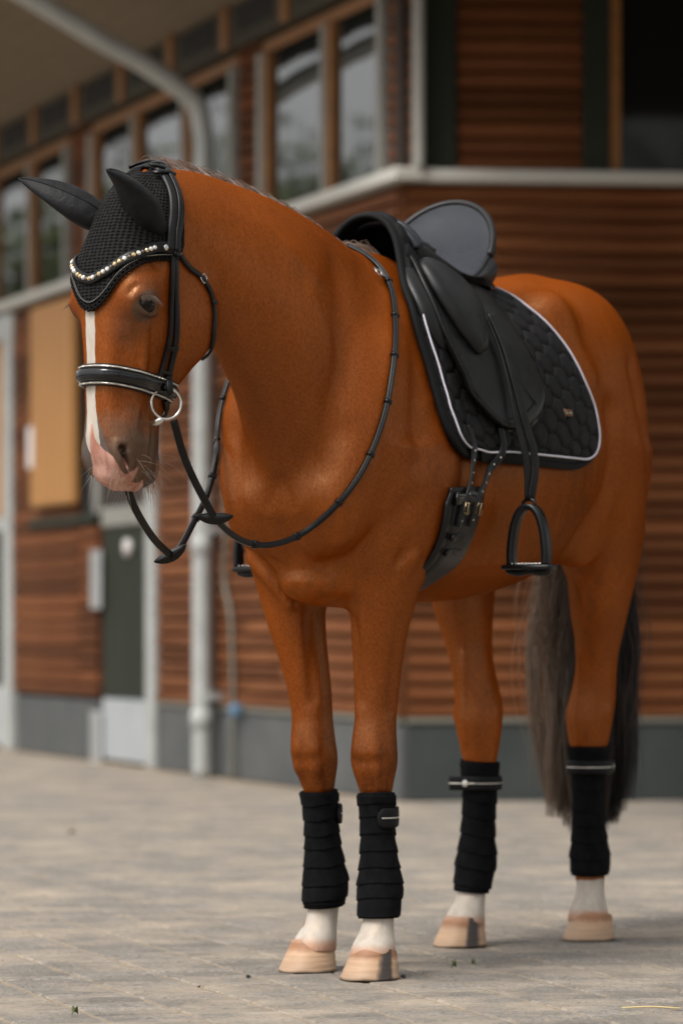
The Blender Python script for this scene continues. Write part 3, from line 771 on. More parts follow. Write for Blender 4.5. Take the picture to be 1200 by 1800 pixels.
# tail
NTL = 6500; NS = 14; paths = np.zeros((NTL, NS, 3)); q = np.linspace(0, 1, NS)
ang = rng.uniform(0, 2 * math.pi, NTL); rad = np.sqrt(rng.uniform(0, 1, NTL)); lock = rng.integers(0, 46, NTL)
la, lr = rng.uniform(0, 2 * math.pi, 46), np.sqrt(rng.uniform(0, 1, 46))
by, bx = np.cos(la) * lr, np.sin(la) * lr
wave = rng.uniform(0, 6.28, 46)
z0 = 1.49 - .30 * rng.uniform(0, 1, NTL) ** 1.3; zl = .25 + .13 * rng.uniform(0, 1, NTL) ** 2 + .10 * np.abs(by[lock]) ** 2
short = rng.uniform(size=NTL) < .22; zl = np.where(short, rng.uniform(.35, .95, NTL), zl)
for i in range(NS):
    s_ = q[i]; z = z0 + (zl - z0) * s_
    wdt = np.interp(z, [.2, .4, .75, 1.0, 1.2, 1.5], [.105, .124, .130, .105, .07, .035])
    cx = np.interp(z, [.2, .6, 1.0, 1.3, 1.5], [-1.475, -1.475, -1.465, -1.44, -1.385])
    k = np.clip(s_ * 1.6, 0, 1)
    yy = ((1 - k) * np.cos(ang) * rad + k * (by[lock] * .92 + np.cos(ang) * rad * .16)); xx = ((1 - k) * np.sin(ang) * rad + k * (bx[lock] * .9 + np.sin(ang) * rad * .16))
    fz = short * s_ * .022 * np.sin(ang * 3 + s_ * 4)
    paths[:, i, 0] = cx + xx * wdt * .55 + .012 * np.sin(11 * s_ + wave[lock]) * k
    paths[:, i, 1] = -.030 + yy * wdt * 1.12 + .016 * np.sin(8 * s_ + wave[lock] * 2) * k + fz * 1.6 + short * s_ * .03 * np.cos(ang)
    paths[:, i, 2] = z
yl = -(by[lock] * .8 + np.cos(ang) * rad * .3)  # lit and shaded side of the tail, painted into the strand colours
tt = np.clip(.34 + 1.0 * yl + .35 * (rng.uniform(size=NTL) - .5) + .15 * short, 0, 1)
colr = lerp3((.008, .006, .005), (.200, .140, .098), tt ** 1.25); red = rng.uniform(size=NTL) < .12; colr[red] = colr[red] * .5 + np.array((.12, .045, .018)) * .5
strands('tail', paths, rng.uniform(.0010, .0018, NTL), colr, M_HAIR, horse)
# whiskers and chin beard
W = []
for _ in range(95):
    k = rng.integers(0, 3)
    if k == 0: p = hp(rng.uniform(.50, .585), rng.uniform(-.03, .045), rng.choice([-1, 1]) * rng.uniform(.02, .055))
    elif k == 1: p = hp(rng.uniform(.54, .60), rng.uniform(-.09, -.03), rng.uniform(-.045, .045))
    else: p = hp(rng.uniform(.50, .575), rng.uniform(-.12, -.085), rng.uniform(-.03, .03))
    c, n = near(p); d = n + rng.normal(0, .25, 3) + np.array([0, 0, -.35]); d /= np.linalg.norm(d); ln_ = rng.uniform(.02, .055) * (1.3 if k == 2 else 1)
    W.append([c + d * ln_ * a + np.array([0, 0, -.35]) * ln_ * a * a * .6 for a in np.linspace(0, 1, 6)])
NWK = len(W)
for _ in range(160):
    p = hp(rng.uniform(.525, .575), rng.uniform(-.11, -.075), rng.uniform(-.022, .022)); c, n = near(p)
    d = np.array([.05, 0, -1]) + rng.normal(0, .16, 3) + n * .35; ln_ = rng.uniform(.015, .045)
    W.append([c + d * ln_ * a for a in np.linspace(0, 1, 6)])
cw = np.tile(np.array([[.30, .24, .19]]), (len(W), 1)); cw[NWK:] = np.array([.30, .12, .04])
strands('whiskers', W, np.where(np.arange(len(W)) < NWK, .00030, .0005), cw, M_HAIR, horse)
# lashes
W = []
for sg in (1, -1):
    for a in np.linspace(.5, 2.5, 34):
        c = np.array(hp(.214 - .0165 * math.sin(a), .024 + .026 * math.cos(a), sg * .112))
        d = EU * .55 + ES * sg * .75 + EV * (.35 * math.cos(a) + .1); ln_ = rng.uniform(.016, .026)
        W.append([c + d * ln_ * q_ + EU * ln_ * .25 * q_ * q_ for q_ in np.linspace(0, 1, 5)])
strands('eyelashes', W, .0006, np.tile(np.array([[.05, .03, .02]]), (len(W), 1)), M_HAIR, horse)
# ------------------------------------------------------------------ tack materials
M_LEATH = mat('black_leather', (.0032, .0030, .0032), .34, .24, bump=(260, .25, .0012), var=(30, (.008, .0075, .0075)), rough_var=.08)
M_LEATH2 = mat('soft_black_leather', (.0050, .0048, .0050), .40, .26, bump=(420, .30, .001), var=(14, (.012, .0115, .012)), rough_var=.08)
M_SEAT = mat('smooth_seat_leather', (.011, .0125, .017), .24, .30, bump=(500, .10, .0008), var=(10, (.018, .020, .026)), rough_var=.05)
M_PATENT = mat('patent_leather', (.003, .003, .0035), .08, .35, coat=.25)
M_STEEL = mat('brushed_steel', (.62, .60, .56), .22, .5, 1.0, bump=(90, .05, .001))
M_BRASS = mat('gold_metal', (.34, .26, .15), .25, .5, 1.0)
M_SATIN = mat('black_satin', (.0045, .0045, .0052), .60, .20, bump=(24, .55, .010), var=(20, (.010, .010, .0115)))
M_PADF = mat('quilted_black_fabric', (.0040, .0036, .0040), .60, .16, sheen=.0, bump=(900, .25, .0006), var=(18, (.0075, .0070, .0072)))
M_BIND = mat('black_binding', (.002, .002, .0022), .75, .2, bump=(500, .3, .0008))
M_PIPE = mat('silver_white_piping', (.50, .48, .54), .4, .5)
M_WRAP = mat('black_fleece_bandage', (.0034, .0034, .0038), .9, .08, sheen=.0, bump=(600, .4, .0012), var=(40, (.0065, .0065, .0075)))
M_TAB = mat('black_webbing', (.003, .003, .0035), .65, .22, bump=(700, .3, .0008))
M_SILVER = mat('silver_trim', (.55, .53, .48), .3, .6, .7)
M_BADGE = mat('brown_metal_badge', (.16, .085, .040), .38, .5, .6, var=(160, (.11, .055, .025)))
M_RUBBER = mat('black_rubber', (.0042, .0045, .0052), .36, .28, bump=(300, .2, .001))
def knit_material():
    m = bpy.data.materials.new('black_crochet'); m.use_nodes = True; nt = m.node_tree; b = nt.nodes['Principled BSDF']; L = nt.links.new
    at = nd(nt, 'ShaderNodeAttribute'); at.attribute_name = 'knit'
    vo = nd(nt, 'ShaderNodeTexVoronoi', Scale=1.0, voronoi_dimensions='2D', feature='F1'); vo.inputs['Randomness'].default_value = .18; L(at.outputs['Vector'], vo.inputs['Vector'])
    r = nd(nt, 'ShaderNodeMapRange'); r.inputs[1].default_value = .15; r.inputs[2].default_value = .48; L(vo.outputs['Distance'], r.inputs[0])
    mx = nd(nt, 'ShaderNodeMix', data_type='RGBA'); mx.inputs[6].default_value = (.0022, .0020, .0020, 1); mx.inputs[7].default_value = (.013, .0125, .0125, 1); L(r.outputs[0], mx.inputs[0]); L(mx.outputs[2], b.inputs['Base Color'])
    b.inputs['Roughness'].default_value = .85; b.inputs['Specular IOR Level'].default_value = .12
    bp = nd(nt, 'ShaderNodeBump', Strength=1.0, Distance=.004); L(r.outputs[0], bp.inputs['Height']); L(bp.outputs[0], b.inputs['Normal'])
    return m
M_KNIT = knit_material()
def crystal(name, c, rough=.08):
    return mat(name, c, rough, .9, .55, coat=1.0)
CRY = [crystal('clear_crystal', (.75, .72, .66)), crystal('champagne_crystal', (.55, .40, .20)), crystal('smoke_crystal', (.13, .10, .08))]
def path_on_head(pts, n, off, it=3):
    return hug([hp(*p) for p in pts], n, off, it)

# ------------------------------------------------------------------ ear bonnet
bonnet = thing('ear_bonnet', 'black crochet ear bonnet with satin ears on the horse\'s head', 'ear bonnet', HM)
BC = np.array(hp(.095, -.045, 0))
def bonnet_dir(az, pol):
    a, p = math.radians(az), math.radians(pol)
    return -EU * math.cos(p) + math.sin(p) * (EV * math.cos(a) + ES * math.sin(a))
def bonnet_pt(az, pol, off):
    d = bonnet_dir(az, pol); r = ray(BC, d); return r[0] + r[1] * off, r[1]
POLMAX = lambda a: float(np.interp(abs(a), [0, 6, 14, 22, 30, 38, 48, 60, 75, 92, 110, 118], [137, 136, 133, 127, 119, 112, 106, 103, 101, 100, 96, 80]))
NA, NP = 97, 60
AZ = np.linspace(-118, 118, NA); G = np.zeros((NA, NP, 3)); KN = np.zeros((NA, NP, 3))
for i, a in enumerate(AZ):
    for j in range(NP):
        p, n = bonnet_pt(a, 3 + (POLMAX(a) - 3) * j / (NP - 1), .0055); G[i, j] = p
G2 = G.copy()
for _ in range(4):
    G2[1:-1, 1:-1] = .5 * G2[1:-1, 1:-1] + .125 * (G2[:-2, 1:-1] + G2[2:, 1:-1] + G2[1:-1, :-2] + G2[1:-1, 2:])
d_ = G2 - np.array(HP); KN[..., 0] = np.arctan2(d_ @ ES, d_ @ EV + .10) * .125 / .0088; KN[..., 1] = (d_ @ EU) / .0070; KN[..., 0] += .5 * (np.floor(KN[..., 1]) % 2) * 0
mb = MB().grid(G2); o = mb.build('hood', M_KNIT, bonnet)
at = o.data.attributes.new('knit', 'FLOAT_VECTOR', 'POINT'); at.data.foreach_set('vector', KN.reshape(-1).astype(np.float32))
o.modifiers.new('thick', 'SOLIDIFY').thickness = .003; o.modifiers['thick'].offset = 0
edge = [(a, POLMAX(a)) for a in np.linspace(-108, 108, 150)]
E = []; EN = []
for a, p in edge:
    q, n = bonnet_pt(a, p, .006); E.append(q); EN.append(n)
E = smooth_rows(E, 4); EN = np.array(EN)
mb = MB()                                                           # scalloped crochet border
EL = np.concatenate([[0], np.cumsum(np.linalg.norm(np.diff(E, axis=0), axis=1))])
for k in range(int(EL[-1] / .0115)):
    s_ = (k + .5) * .0115; c = np.array([np.interp(s_, EL, E[:, q]) for q in range(3)]); n = near(c)[1]
    t_ = np.array([np.interp(s_ + .004, EL, E[:, q]) for q in range(3)]) - c; t_ /= np.linalg.norm(t_); dn = np.cross(t_, n)
    if dn @ EU < 0 and abs(dn @ EU) > .2: dn = -dn
    mb.tube([c + dn * .001 + (t_ * math.cos(x) * .0055 + dn * (math.sin(x) * .0045 + .001)) + n * .001 for x in np.linspace(0, 2 * math.pi, 12, endpoint=False)], .0030, 6, closed=True)
o = mb.build('scalloped_border', M_KNIT, bonnet); o['kind'] = 'stuff'
def inset(d):
    R = []
    for a, p in edge:
        q, n = bonnet_pt(a, p - d, .0075); R.append(q)
    return smooth_rows(R, 4)
MB().tube(inset(2.6), .0030, 8).build('cord_trim', M_LEATH, bonnet)
RR = inset(2.6); RL = np.concatenate([[0], np.cumsum(np.linalg.norm(np.diff(RR, axis=0), axis=1))]); mb = MB()
for k in range(int(RL[-1] / .0040)):
    s_ = (k + .5) * .0040; c = np.array([np.interp(s_, RL, RR[:, q]) for q in range(3)]); n = near(c)[1]; c = c + n * .0030
    r = .0013; mb.add([c + r * np.array(v) for v in ((1, 0, 0), (-1, 0, 0), (0, 1, 0), (0, -1, 0), (0, 0, 1), (0, 0, -1))], [(0, 2, 4), (2, 1, 4), (1, 3, 4), (3, 0, 4), (2, 0, 5), (1, 2, 5), (3, 1, 5), (0, 3, 5)])
o = mb.build('bead_trim', M_SILVER, bonnet, smooth_shade=False); o['kind'] = 'stuff'
def ear_cover(base, tip, sg, out, kw=1.0, kd=1.0):
    b0, t0 = np.array(hp(*base)), np.array(hp(*tip)); axis = t0 - b0; Ln = np.linalg.norm(axis); ad = axis / Ln
    o_ = np.array(out, float); o_ -= ad * (o_ @ ad); o_ /= np.linalg.norm(o_); s_ = np.cross(ad, o_)
    tt = np.array([-.16, -.06, .04, .14, .26, .40, .55, .70, .83, .93, 1.0])
    wd = np.array([.026, .030, .034, .0385, .0405, .0385, .033, .0250, .0165, .0080, .0010])
    dp = np.array([.026, .028, .029, .028, .025, .021, .017, .013, .009, .0050, .0008])
    NR, NC = 40, 30; T = np.linspace(-.16, 1, NR); W_ = cubic(tt, wd, T) * kw; D_ = cubic(tt, dp, T) * kd; V = []
    for i, t in enumerate(T):
        c = b0 + ad * Ln * t + o_ * (.016 * math.sin(max(0, t) * math.pi) ) - s_ * sg * (.010 if sg < 0 else 0) * max(0, t) ** 2
        for j in range(NC):
            a = 2 * math.pi * j / NC
            rr = 1 + .03 * math.sin(3 * a + 9 * t) * math.exp(-((t - .05) / .22) ** 2) * 1.6
            seam = .0022 * math.exp(-((((a - math.pi / 2 + math.pi) % (2 * math.pi)) - math.pi) / .14) ** 2)
            cup = -.35 * D_[i] * math.exp(-((((a - math.pi * 1.5 + math.pi) % (2 * math.pi)) - math.pi) / .7) ** 2) * (t > .05)
            V.append(c + s_ * W_[i] * math.cos(a) * rr + o_ * ((D_[i] + cup * 0 ) * math.sin(a) * rr + seam))
    Fs = [(i*NC + j, i*NC + (j+1) % NC, (i+1)*NC + (j+1) % NC, (i+1)*NC + j) for i in range(NR - 1) for j in range(NC)]
    Fs += [tuple((NR-1)*NC + j for j in range(NC))]
    o = put('ear_cover', mesh('ear_cover', V, Fs), M_SATIN, bonnet)
    bm = bmesh.new(); bm.from_mesh(o.data); bmesh.ops.recalc_face_normals(bm, faces=bm.faces); bm.to_mesh(o.data); bm.free()
    sm = [b0 + ad * Ln * t + o_ * (.016 * math.sin(max(0, t) * math.pi)) - s_ * sg * (.010 if sg < 0 else 0) * max(0, t) ** 2 + o_ * (float(cubic(tt, dp, np.array([t]))[0]) * kd * .985 + .0016) for t in np.linspace(-.02, .97, 24)]
    put('seam', mesh('seam', *(lambda q: (q.V, q.F))(MB().tube(sm, .0014, 5))), M_BIND, o)
ear_cover((.040, -.004, .060), (-.044, .146, .096), 1, -EU * 1.0 + ES * .35, 1.42, 1.15)
ear_cover((.030, .012, -.070), (-.043, .142, -.196), -1, EV * .75 - EU * .6 + ES * .2)

# ------------------------------------------------------------------ bridle
bridle = thing('bridle', 'black leather bridle with crystal browband and patent noseband', 'bridle', HM)
def strap_part(name, pts, w, th, off, m=M_LEATH, n=40, parent=None):
    P, N = path_on_head(pts, n, off); return MB().strap(P, N, w, th).build(name, m, parent or bridle, fixn=True)
half = [(.100, -.045, .100), (.070, -.050, .090), (.030, -.060, .075), (-.010, -.066, .055), (-.045, -.070, .025)]
full = half + [(-.055, -.070, 0)] + [(u, v, -s) for u, v, s in half[::-1]]
strap_part('crownpiece', full, .040, .010, .0075, M_LEATH2, 70)
strap_part('crown_overlay', [(u, v - .004, s) for u, v, s in full], .014, .0045, .0175, M_LEATH, 70)
for q in (-1, 1):                                                     # braided laces between the ears
    strap_part('crown_lace', [(-.052, -.070 + q * .016, .026), (-.050, -.074 - q * .004, .012), (-.055, -.070 + q * .013, 0), (-.050, -.074 - q * .004, -.012), (-.052, -.070 + q * .016, -.026)], .010, .005, .0185, M_LEATH, 24)
bb = [(.098, -.058, .104), (.093, -.030, .104), (.096, .000, .104), (.112, .035, .094), (.134, .062, .072), (.155, .078, .042), (.166, .084, .015)]
bbf = bb + [(.169, .085, 0)] + [(u, v, -s) for u, v, s in bb[::-1]]
P, N = path_on_head(bbf, 120, .0090, 4)
MB().strap(P, N, .022, .0050).build('browband', M_LEATH, bridle, fixn=True)
BL = np.concatenate([[0], np.cumsum(np.linalg.norm(np.diff(P, axis=0), axis=1))])
gem = {}
def gem_mesh(r):
    V = [(0, 0, .75 * r)]; Fs = []
    for ring, (rr, zz) in enumerate(((.55, .72), (1.0, .2), (1.0, -.3))):
        V += [(r * rr * math.cos(2 * math.pi * (j + .5 * ring) / 8), r * rr * math.sin(2 * math.pi * (j + .5 * ring) / 8), r * zz) for j in range(8)]
    for j in range(8):
        Fs.append((0, 1 + j, 1 + (j+1) % 8))
        for a in (0, 1): Fs += [(1 + a*8 + j, 9 + a*8 + j, 1 + a*8 + (j+1) % 8), (1 + a*8 + (j+1) % 8, 9 + a*8 + j, 9 + a*8 + (j+1) % 8)]
    return mesh('crystal', V, Fs, False)
seq = [0, 0, 1, 2, 0, 1, 2, 0, 1, 1, 2]; s_ = .062; k = 0
while s_ < BL[-1] - .062:
    kind = seq[k % len(seq)]; r = (.0052, .0050, .0036)[kind]
    c = np.array([np.interp(s_ + r, BL, P[:, q]) for q in range(3)]); n = np.array([np.interp(s_ + r, BL, N[:, q]) for q in range(3)]); n /= np.linalg.norm(n)
    if kind not in gem: gem[kind] = gem_mesh(r); gem[kind].materials.append(CRY[kind])
    o = put('crystal', gem[kind], None, bridle); z_ = Vector(n); x_ = z_.orthogonal().normalized(); y_ = z_.cross(x_)
    o.matrix_local = Matrix(((x_.x, y_.x, z_.x, c[0] + n[0] * .0058), (x_.y, y_.y, z_.y, c[1] + n[1] * .0058), (x_.z, y_.z, z_.z, c[2] + n[2] * .0058), (0, 0, 0, 1)))
    s_ += 2 * r + .0008; k += 1
for sg in (1, -1):
    c, n = near(hp(.094, -.022, sg * .104)); c = c + n * .0145
    MB().tube([c, c + n * .002, c + n * .003], [.0066, .0066, .003], 16).build('browband_stud', M_STEEL, bridle)
    strap_part('browband_loop', [(.108, -.052, sg * .104), (.098, -.054, sg * .104), (.086, -.056, sg * .102)], .020, .007, .0120, M_LEATH, 10)
    ch = [(.090, -.050, sg * .100), (.135, -.046, sg * .098), (.200, -.052, sg * .092), (.270, -.062, sg * .080), (.330, -.062, sg * .070), (.372, -.055, sg * .064)]
    strap_part('cheekpiece', ch, .0095, .0075, .0035, M_LEATH, 40)
    ch = [(.090, -.058, sg * .100), (.150, -.062, sg * .094), (.220, -.073, sg * .084), (.290, -.082, sg * .074), (.350, -.083, sg * .062), (.392, -.078, sg * .055)]
    strap_part('cheekpiece', ch, .013, .006, .0035, M_LEATH, 40)
    strap_part('keeper', [(.292, -.074, sg * .074), (.300, -.075, sg * .073)], .030, .0085, .0055, M_LEATH, 6)
    strap_part('keeper', [(.344, -.072, sg * .063), (.350, -.072, sg * .062)], .028, .0085, .0055, M_LEATH, 6)
    th = [(.085, -.064, sg * .098), (.105, -.080, sg * .090), (.125, -.110, sg * .080), (.138, -.145, sg * .074), (.165, -.172, sg * .071), (.205, -.184, sg * .070), (.250, -.184, sg * .066), (.282, -.190, sg * .055), (.300, -.205, sg * .030)]
    strap_part('jowl_strap', th, .0115, .0055, .0030, M_LEATH, 60)
    c, n = near(hp(.142, -.152, sg * .073)); c = c + n * .007; t_ = near(hp(.160, -.168, sg * .071))[0] - near(hp(.142, -.152, sg * .073))[0]; t_ /= np.linalg.norm(t_); b_ = np.cross(n, t_)
    MB().tube([c + b_ * .0095 + t_ * .007, c + b_ * .0095 - t_ * .007, c - b_ * .0095 - t_ * .007, c - b_ * .0095 + t_ * .007], .0014, 6, closed=True).build('buckle', M_STEEL, bridle)
    strap_part('keeper', [(.186, -.180, sg * .0705), (.192, -.181, sg * .0705)], .018, .0085, .004, M_LEATH, 6)
nbp = [(.386, -.110, .050), (.383, -.090, .056), (.379, -.062, .063), (.375, -.025, .065), (.371, .012, .062), (.368, .040, .052), (.366, .058, .036), (.365, .066, .016)]
nbf = nbp + [(.365, .068, 0)] + [(u, v, -s) for u, v, s in nbp[::-1]]
P, N = path_on_head(nbf, 90, .0015, 4)
MB().strap(P, N, .046, .0085).build('noseband', M_LEATH2, bridle, fixn=True)
MB().strap(P + N * .006, N, .025, .0105).build('noseband_patent_roll', M_PATENT, bridle, fixn=True)
T = np.gradient(P, axis=0); T /= np.linalg.norm(T, axis=1)[:, None]; B = np.cross(T, N)
for q in (-1, 1):
    nr = MB(); NPp = resample(np.concatenate([P + B * q * .0175 + N * .009, N], 1), 190); NNn = NPp[:, 3:]; NPp = NPp[:, :3]
    nr.tube(NPp, .0024, 6).build('noseband_trim', M_SILVER, bridle)
    nb_ = MB(); rr_ = np.random.default_rng(3)
    for c, n in zip(NPp, NNn):
        c = c + n * .0022; r = rr_.uniform(.0010, .0018); a = rr_.normal(size=(3, 3)); a = np.linalg.qr(a)[0]
        nb_.add([c + r * (a @ np.array(v)) for v in ((1, 0, 0), (-1, 0, 0), (0, 1, 0), (0, -1, 0), (0, 0, 1), (0, 0, -1))], [(0, 2, 4), (2, 1, 4), (1, 3, 4), (3, 0, 4), (2, 0, 5), (1, 2, 5), (3, 1, 5), (0, 3, 5)])
    o = nb_.build('trim_chips', M_SILVER, bridle, smooth_shade=False); o['kind'] = 'stuff'
strap_part('chin_strap', [(.388, -.105, .052), (.400, -.135, .042), (.410, -.150, .020), (.412, -.152, 0), (.410, -.150, -.020), (.400, -.135, -.042), (.388, -.105, -.052)], .022, .006, .003, M_LEATH, 30)
strap_part('chin_strap', [(.405, -.088, .054), (.425, -.112, .044), (.436, -.126, .022), (.438, -.130, 0), (.436, -.126, -.022), (.425, -.112, -.044), (.405, -.088, -.054)], .015, .006, .004, M_LEATH, 30)
for sg in (1, -1):                                                   # loose-ring bit
    c = np.array(hp(.413, -.072, sg * .072)); n = EV * .42 + ES * sg * .90; n /= np.linalg.norm(n); a = np.cross(n, EU); a /= np.linalg.norm(a); b_ = np.cross(n, a)
    ring = MB().tube([c + .0325 * (a * math.cos(x) + b_ * math.sin(x)) for x in np.linspace(0, 2 * math.pi, 48, endpoint=False)], .0031, 10, closed=True).build('bit_ring', M_STEEL, bridle)
    p0 = np.array(hp(.446, -.066, sg * .073)); p1 = np.array(hp(.460, -.052, sg * .040))
    MB().tube([p0 + (p1 - p0) * t for t in np.linspace(0, 1, 8)], [.0045, .0072, .0085, .0085, .0080, .0074, .0068, .006], 12).build('bit_mouthpiece', M_STEEL, bridle)
    sl_ = [np.array(hp(u, v, sg * s)) for u, v, s in ((.350, -.082, .066), (.372, -.080, .068), (.388, -.076, .076), (.392, -.072, .083), (.384, -.070, .084), (.365, -.072, .078))]
    Pq = spline(sl_, 20); MB().strap(Pq, np.tile(ES * sg * .8 + EV * .3, (20, 1)), .014, .0045).build('bit_loop', M_LEATH, bridle, fixn=True)

# ------------------------------------------------------------------ reins
reins = thing('reins', 'pair of black leather reins hanging from the bit to the withers', 'reins', HM)
def catm(P, n): return spline(P, n)
lf = [hp(.446, -.092, .076), (.718, -.010, 1.138), (.668, -.006, 1.080), (.600, -.001, 1.015)]
def onb(x, deg, off=.006): return tuple(ax(x, deg, off)[0])
lb = [(.600, -.001, 1.015), (.540, -.002, .985), (.480, .004, .966), (.410, .020, .957), (.350, .050, .972), *[tuple(sum((np.array(near(p)[0]), near(p)[1] * .008))) for p in ((.295, .070, .997), (.292, .115, 1.035), (.277, .153, 1.079), (.250, .175, 1.130), (.223, .187, 1.183), (.192, .195, 1.258), (.158, .195, 1.336), (.108, .178, 1.405), (.051, .151, 1.471), (.010, .128, 1.515), (-.021, .105, 1.554), (-.040, .065, 1.603), (-.035, .035, 1.635), (-.03, .0, 1.645))]]
rf = [hp(.446, -.092, -.076), (.800, -.100, 1.066), (.720, -.110, 1.006), (.620, -.122, .955), (.560, -.128, .938)]
rb = [(.560, -.128, .938), (.520, -.134, .946), (.480, -.138, .975), (.43, -.142, 1.02), (.370, -.149, 1.059), (.300, -.154, 1.184), onb(.235, -92, .012), onb(.20, -72, .008), onb(.165, -52, .007), onb(.115, -38, .007), onb(.064, -28.5, .007), onb(.015, -18, .007), onb(-.008, -10, .007), onb(-.02, -3, .008)]
for sg, fr, bk in ((1, lf, lb), (-1, rf, rb)):
    P = smooth_rows(catm(fr, 40), 20); ref = np.array((.75, .66, .1))
    MB().strap(P, np.tile(ref, (40, 1)), .0165, .0042).build('rein_leather', M_LEATH, reins, fixn=True)
    P = catm(bk, 150)
    P = smooth_rows(P, 60)
    T = np.gradient(P, axis=0); T /= np.linalg.norm(T, axis=1)[:, None]
    Nn = []
    for p in P:
        c, n = near(p); w_ = math.exp(-(np.linalg.norm(p - c) / .03) ** 2); Nn.append(n * w_ + ref * (1 - w_) * .8)
    Nn = smooth_rows(Nn, 8); g = MB().strap(P - np.array(Nn) * .002, Nn, .0135, .0075).build('rein_grip', M_RUBBER, reins, fixn=True)
    MB().strap(P + np.array(Nn) * .005, Nn, .0055, .0036).build('rein_ridge', M_RUBBER, reins, fixn=True)
    d = np.concatenate([[0], np.cumsum(np.linalg.norm(np.diff(P, axis=0), axis=1))]); s_ = .16
    while s_ < d[-1] - .08:
        i = int(np.searchsorted(d, s_)); i = min(max(i, 1), len(P) - 2)
        n = Nn[i] / np.linalg.norm(Nn[i]); MB().strap([P[i] - T[i] * .0045 - n * .003, P[i] - n * .003, P[i] + T[i] * .0045 - n * .003], [n] * 3, .0185, .0120).build('rein_stopper', M_LEATH, reins, fixn=True)
        s_ += .125
    # leaf-shaped rein stop
    i = 0; c = np.array(fr[-1]); t_ = (np.array(bk[1]) - np.array(fr[-2])); t_ /= np.linalg.norm(t_)
    V, Fs = [], []; ax1 = np.array((-.42, .80, .0)) if sg > 0 else np.array((-.30, .82, .45)); ax1 = ax1 / np.linalg.norm(ax1); nn = np.cross(ax1, np.array((.3, -.2, 1.0))); nn /= np.linalg.norm(nn); ax2 = np.cross(nn, ax1)
    for k in range(24):
        a = 2 * math.pi * k / 24; x_ = .040 * math.cos(a); y_ = .0125 * math.sin(a) * abs(math.sin(a)) ** .5
        V += [c + ax1 * x_ + ax2 * (y_ + .006 * math.cos(a) ** 2) + nn * .0042, c + ax1 * x_ + ax2 * (y_ + .006 * math.cos(a) ** 2) - nn * .0042]
    V += [c + nn * .007, c - nn * .007]
    for k in range(24):
        l = (k + 1) % 24; Fs += [(2*k, 2*l, 48), (2*l + 1, 2*k + 1, 49), (2*k + 1, 2*l + 1, 2*l, 2*k)]
    put('rein_stop', mesh('rein_stop', V, Fs), M_LEATH, reins)
bk_c, bk_n = ax(.012, 13.5, .012)
t_ = ax(.005, 10, .012)[0] - ax(.02, 17, .012)[0]; t_ /= np.linalg.norm(t_); b_ = np.cross(bk_n, t_)
MB().tube([bk_c + b_ * .011 + t_ * .009, bk_c + b_ * .011 - t_ * .009, bk_c - b_ * .011 - t_ * .009, bk_c - b_ * .011 + t_ * .009], .0019, 6, closed=True).build('buckle', M_STEEL, reins)

# ------------------------------------------------------------------ saddle pad
pad = thing('saddle_pad', 'black quilted saddle pad with white piping under the saddle', 'saddle pad', HM)
XF = lambda v: float(np.interp(abs(v), [0, .06, .14, .22, .31, .5, .76, .90, .95, .98, 1.0], [-.135, -.118, -.085, -.050, -.030, -.030, -.024, -.032, -.050, -.078, -.115]))
XB = lambda v: float(np.interp(abs(v), [0, .1, .18, .28, .38, .49, .61, .73, .84, .90, .95, .98, 1.0], [-.690, -.672, -.664, -.652, -.672, -.692, -.709, -.735, -.742, -.732, -.700, -.660, -.590]))
def lift(x, v):
    return .012 + (.084 * float(np.interp(x, [-.75, -.62, -.45, -.25, -.10], [.0, .12, .45, .75, 1.0]))) * math.exp(-abs(v * 97 / 9.0) ** 1.6)
def pad_base(v, s):
    x = XF(v) + (XB(v) - XF(v)) * s; return ax(x, v * 97, 0), x
NV, NSx = 330, 150; PV = np.linspace(-1, 1, NV); PS = np.linspace(0, 1, NSx)
PG = np.zeros((NV, NSx, 3)); PN = np.zeros((NV, NSx, 3)); PX = np.zeros((NV, NSx))
for i in range(0, NV):
    for j in range(0, NSx, 3):
        (p, n), x = pad_base(PV[i], PS[j]); l = lift(x, PV[i]); PG[i, j] = p + n * l; PN[i, j] = n; PX[i, j] = x
jj = np.arange(0, NSx, 3); full_j = np.arange(NSx)
for A in (PG, PN):
    for i in range(NV):
        for k in range(3): A[i, :, k] = np.interp(full_j, jj, A[i, jj, k])
for i in range(NV): PX[i] = np.interp(full_j, jj, PX[i, jj])
for _ in range(6):
    for A in (PG, PN):
        A[1:-1] = .5 * A[1:-1] + .25 * (A[:-2] + A[2:]); A[:, 1:-1] = .5 * A[:, 1:-1] + .25 * (A[:, :-2] + A[:, 2:])
PN /= np.linalg.norm(PN, axis=2)[..., None]
arc = np.concatenate([np.zeros((1, NSx)), np.cumsum(np.linalg.norm(np.diff(PG, axis=0), axis=2), 0)]); arc = arc - arc[NV // 2]
def hexd(a, b, s):
    """distance to the seam of hexagonal quilting, 0 at the seam, 1 in the middle of a cell"""
    a = a / s + .10 * np.sin(b / s * 2.1); b = b / s
    best = np.full(a.shape, 9.0); sec = np.full(a.shape, 9.0)
    r0 = np.round(b / .866)
    for dr in (-1, 0, 1):
        r = r0 + dr; sh = .5 * (np.mod(r, 2))
        for dc in (-1, 0, 1):
            c = np.round(a - sh) + dc; d = np.hypot(a - (c + sh), b - r * .866)
            m_ = d < best; sec = np.where(m_, best, np.minimum(sec, d)); best = np.where(m_, d, best)
    return np.clip((sec - best), 0, 1)
H_ = hexd(arc, PX, .060); puff = np.minimum(1, (H_ / .42)) ; puff = np.sqrt(np.clip(1 - (1 - puff) ** 2, 0, 1))
be = np.minimum(np.minimum(np.broadcast_to(PS[None], (NV, NSx)) * .62, (1 - np.broadcast_to(PS[None], (NV, NSx))) * .62), (1 - np.abs(np.broadcast_to(PV[:, None], (NV, NSx)))) * .50)
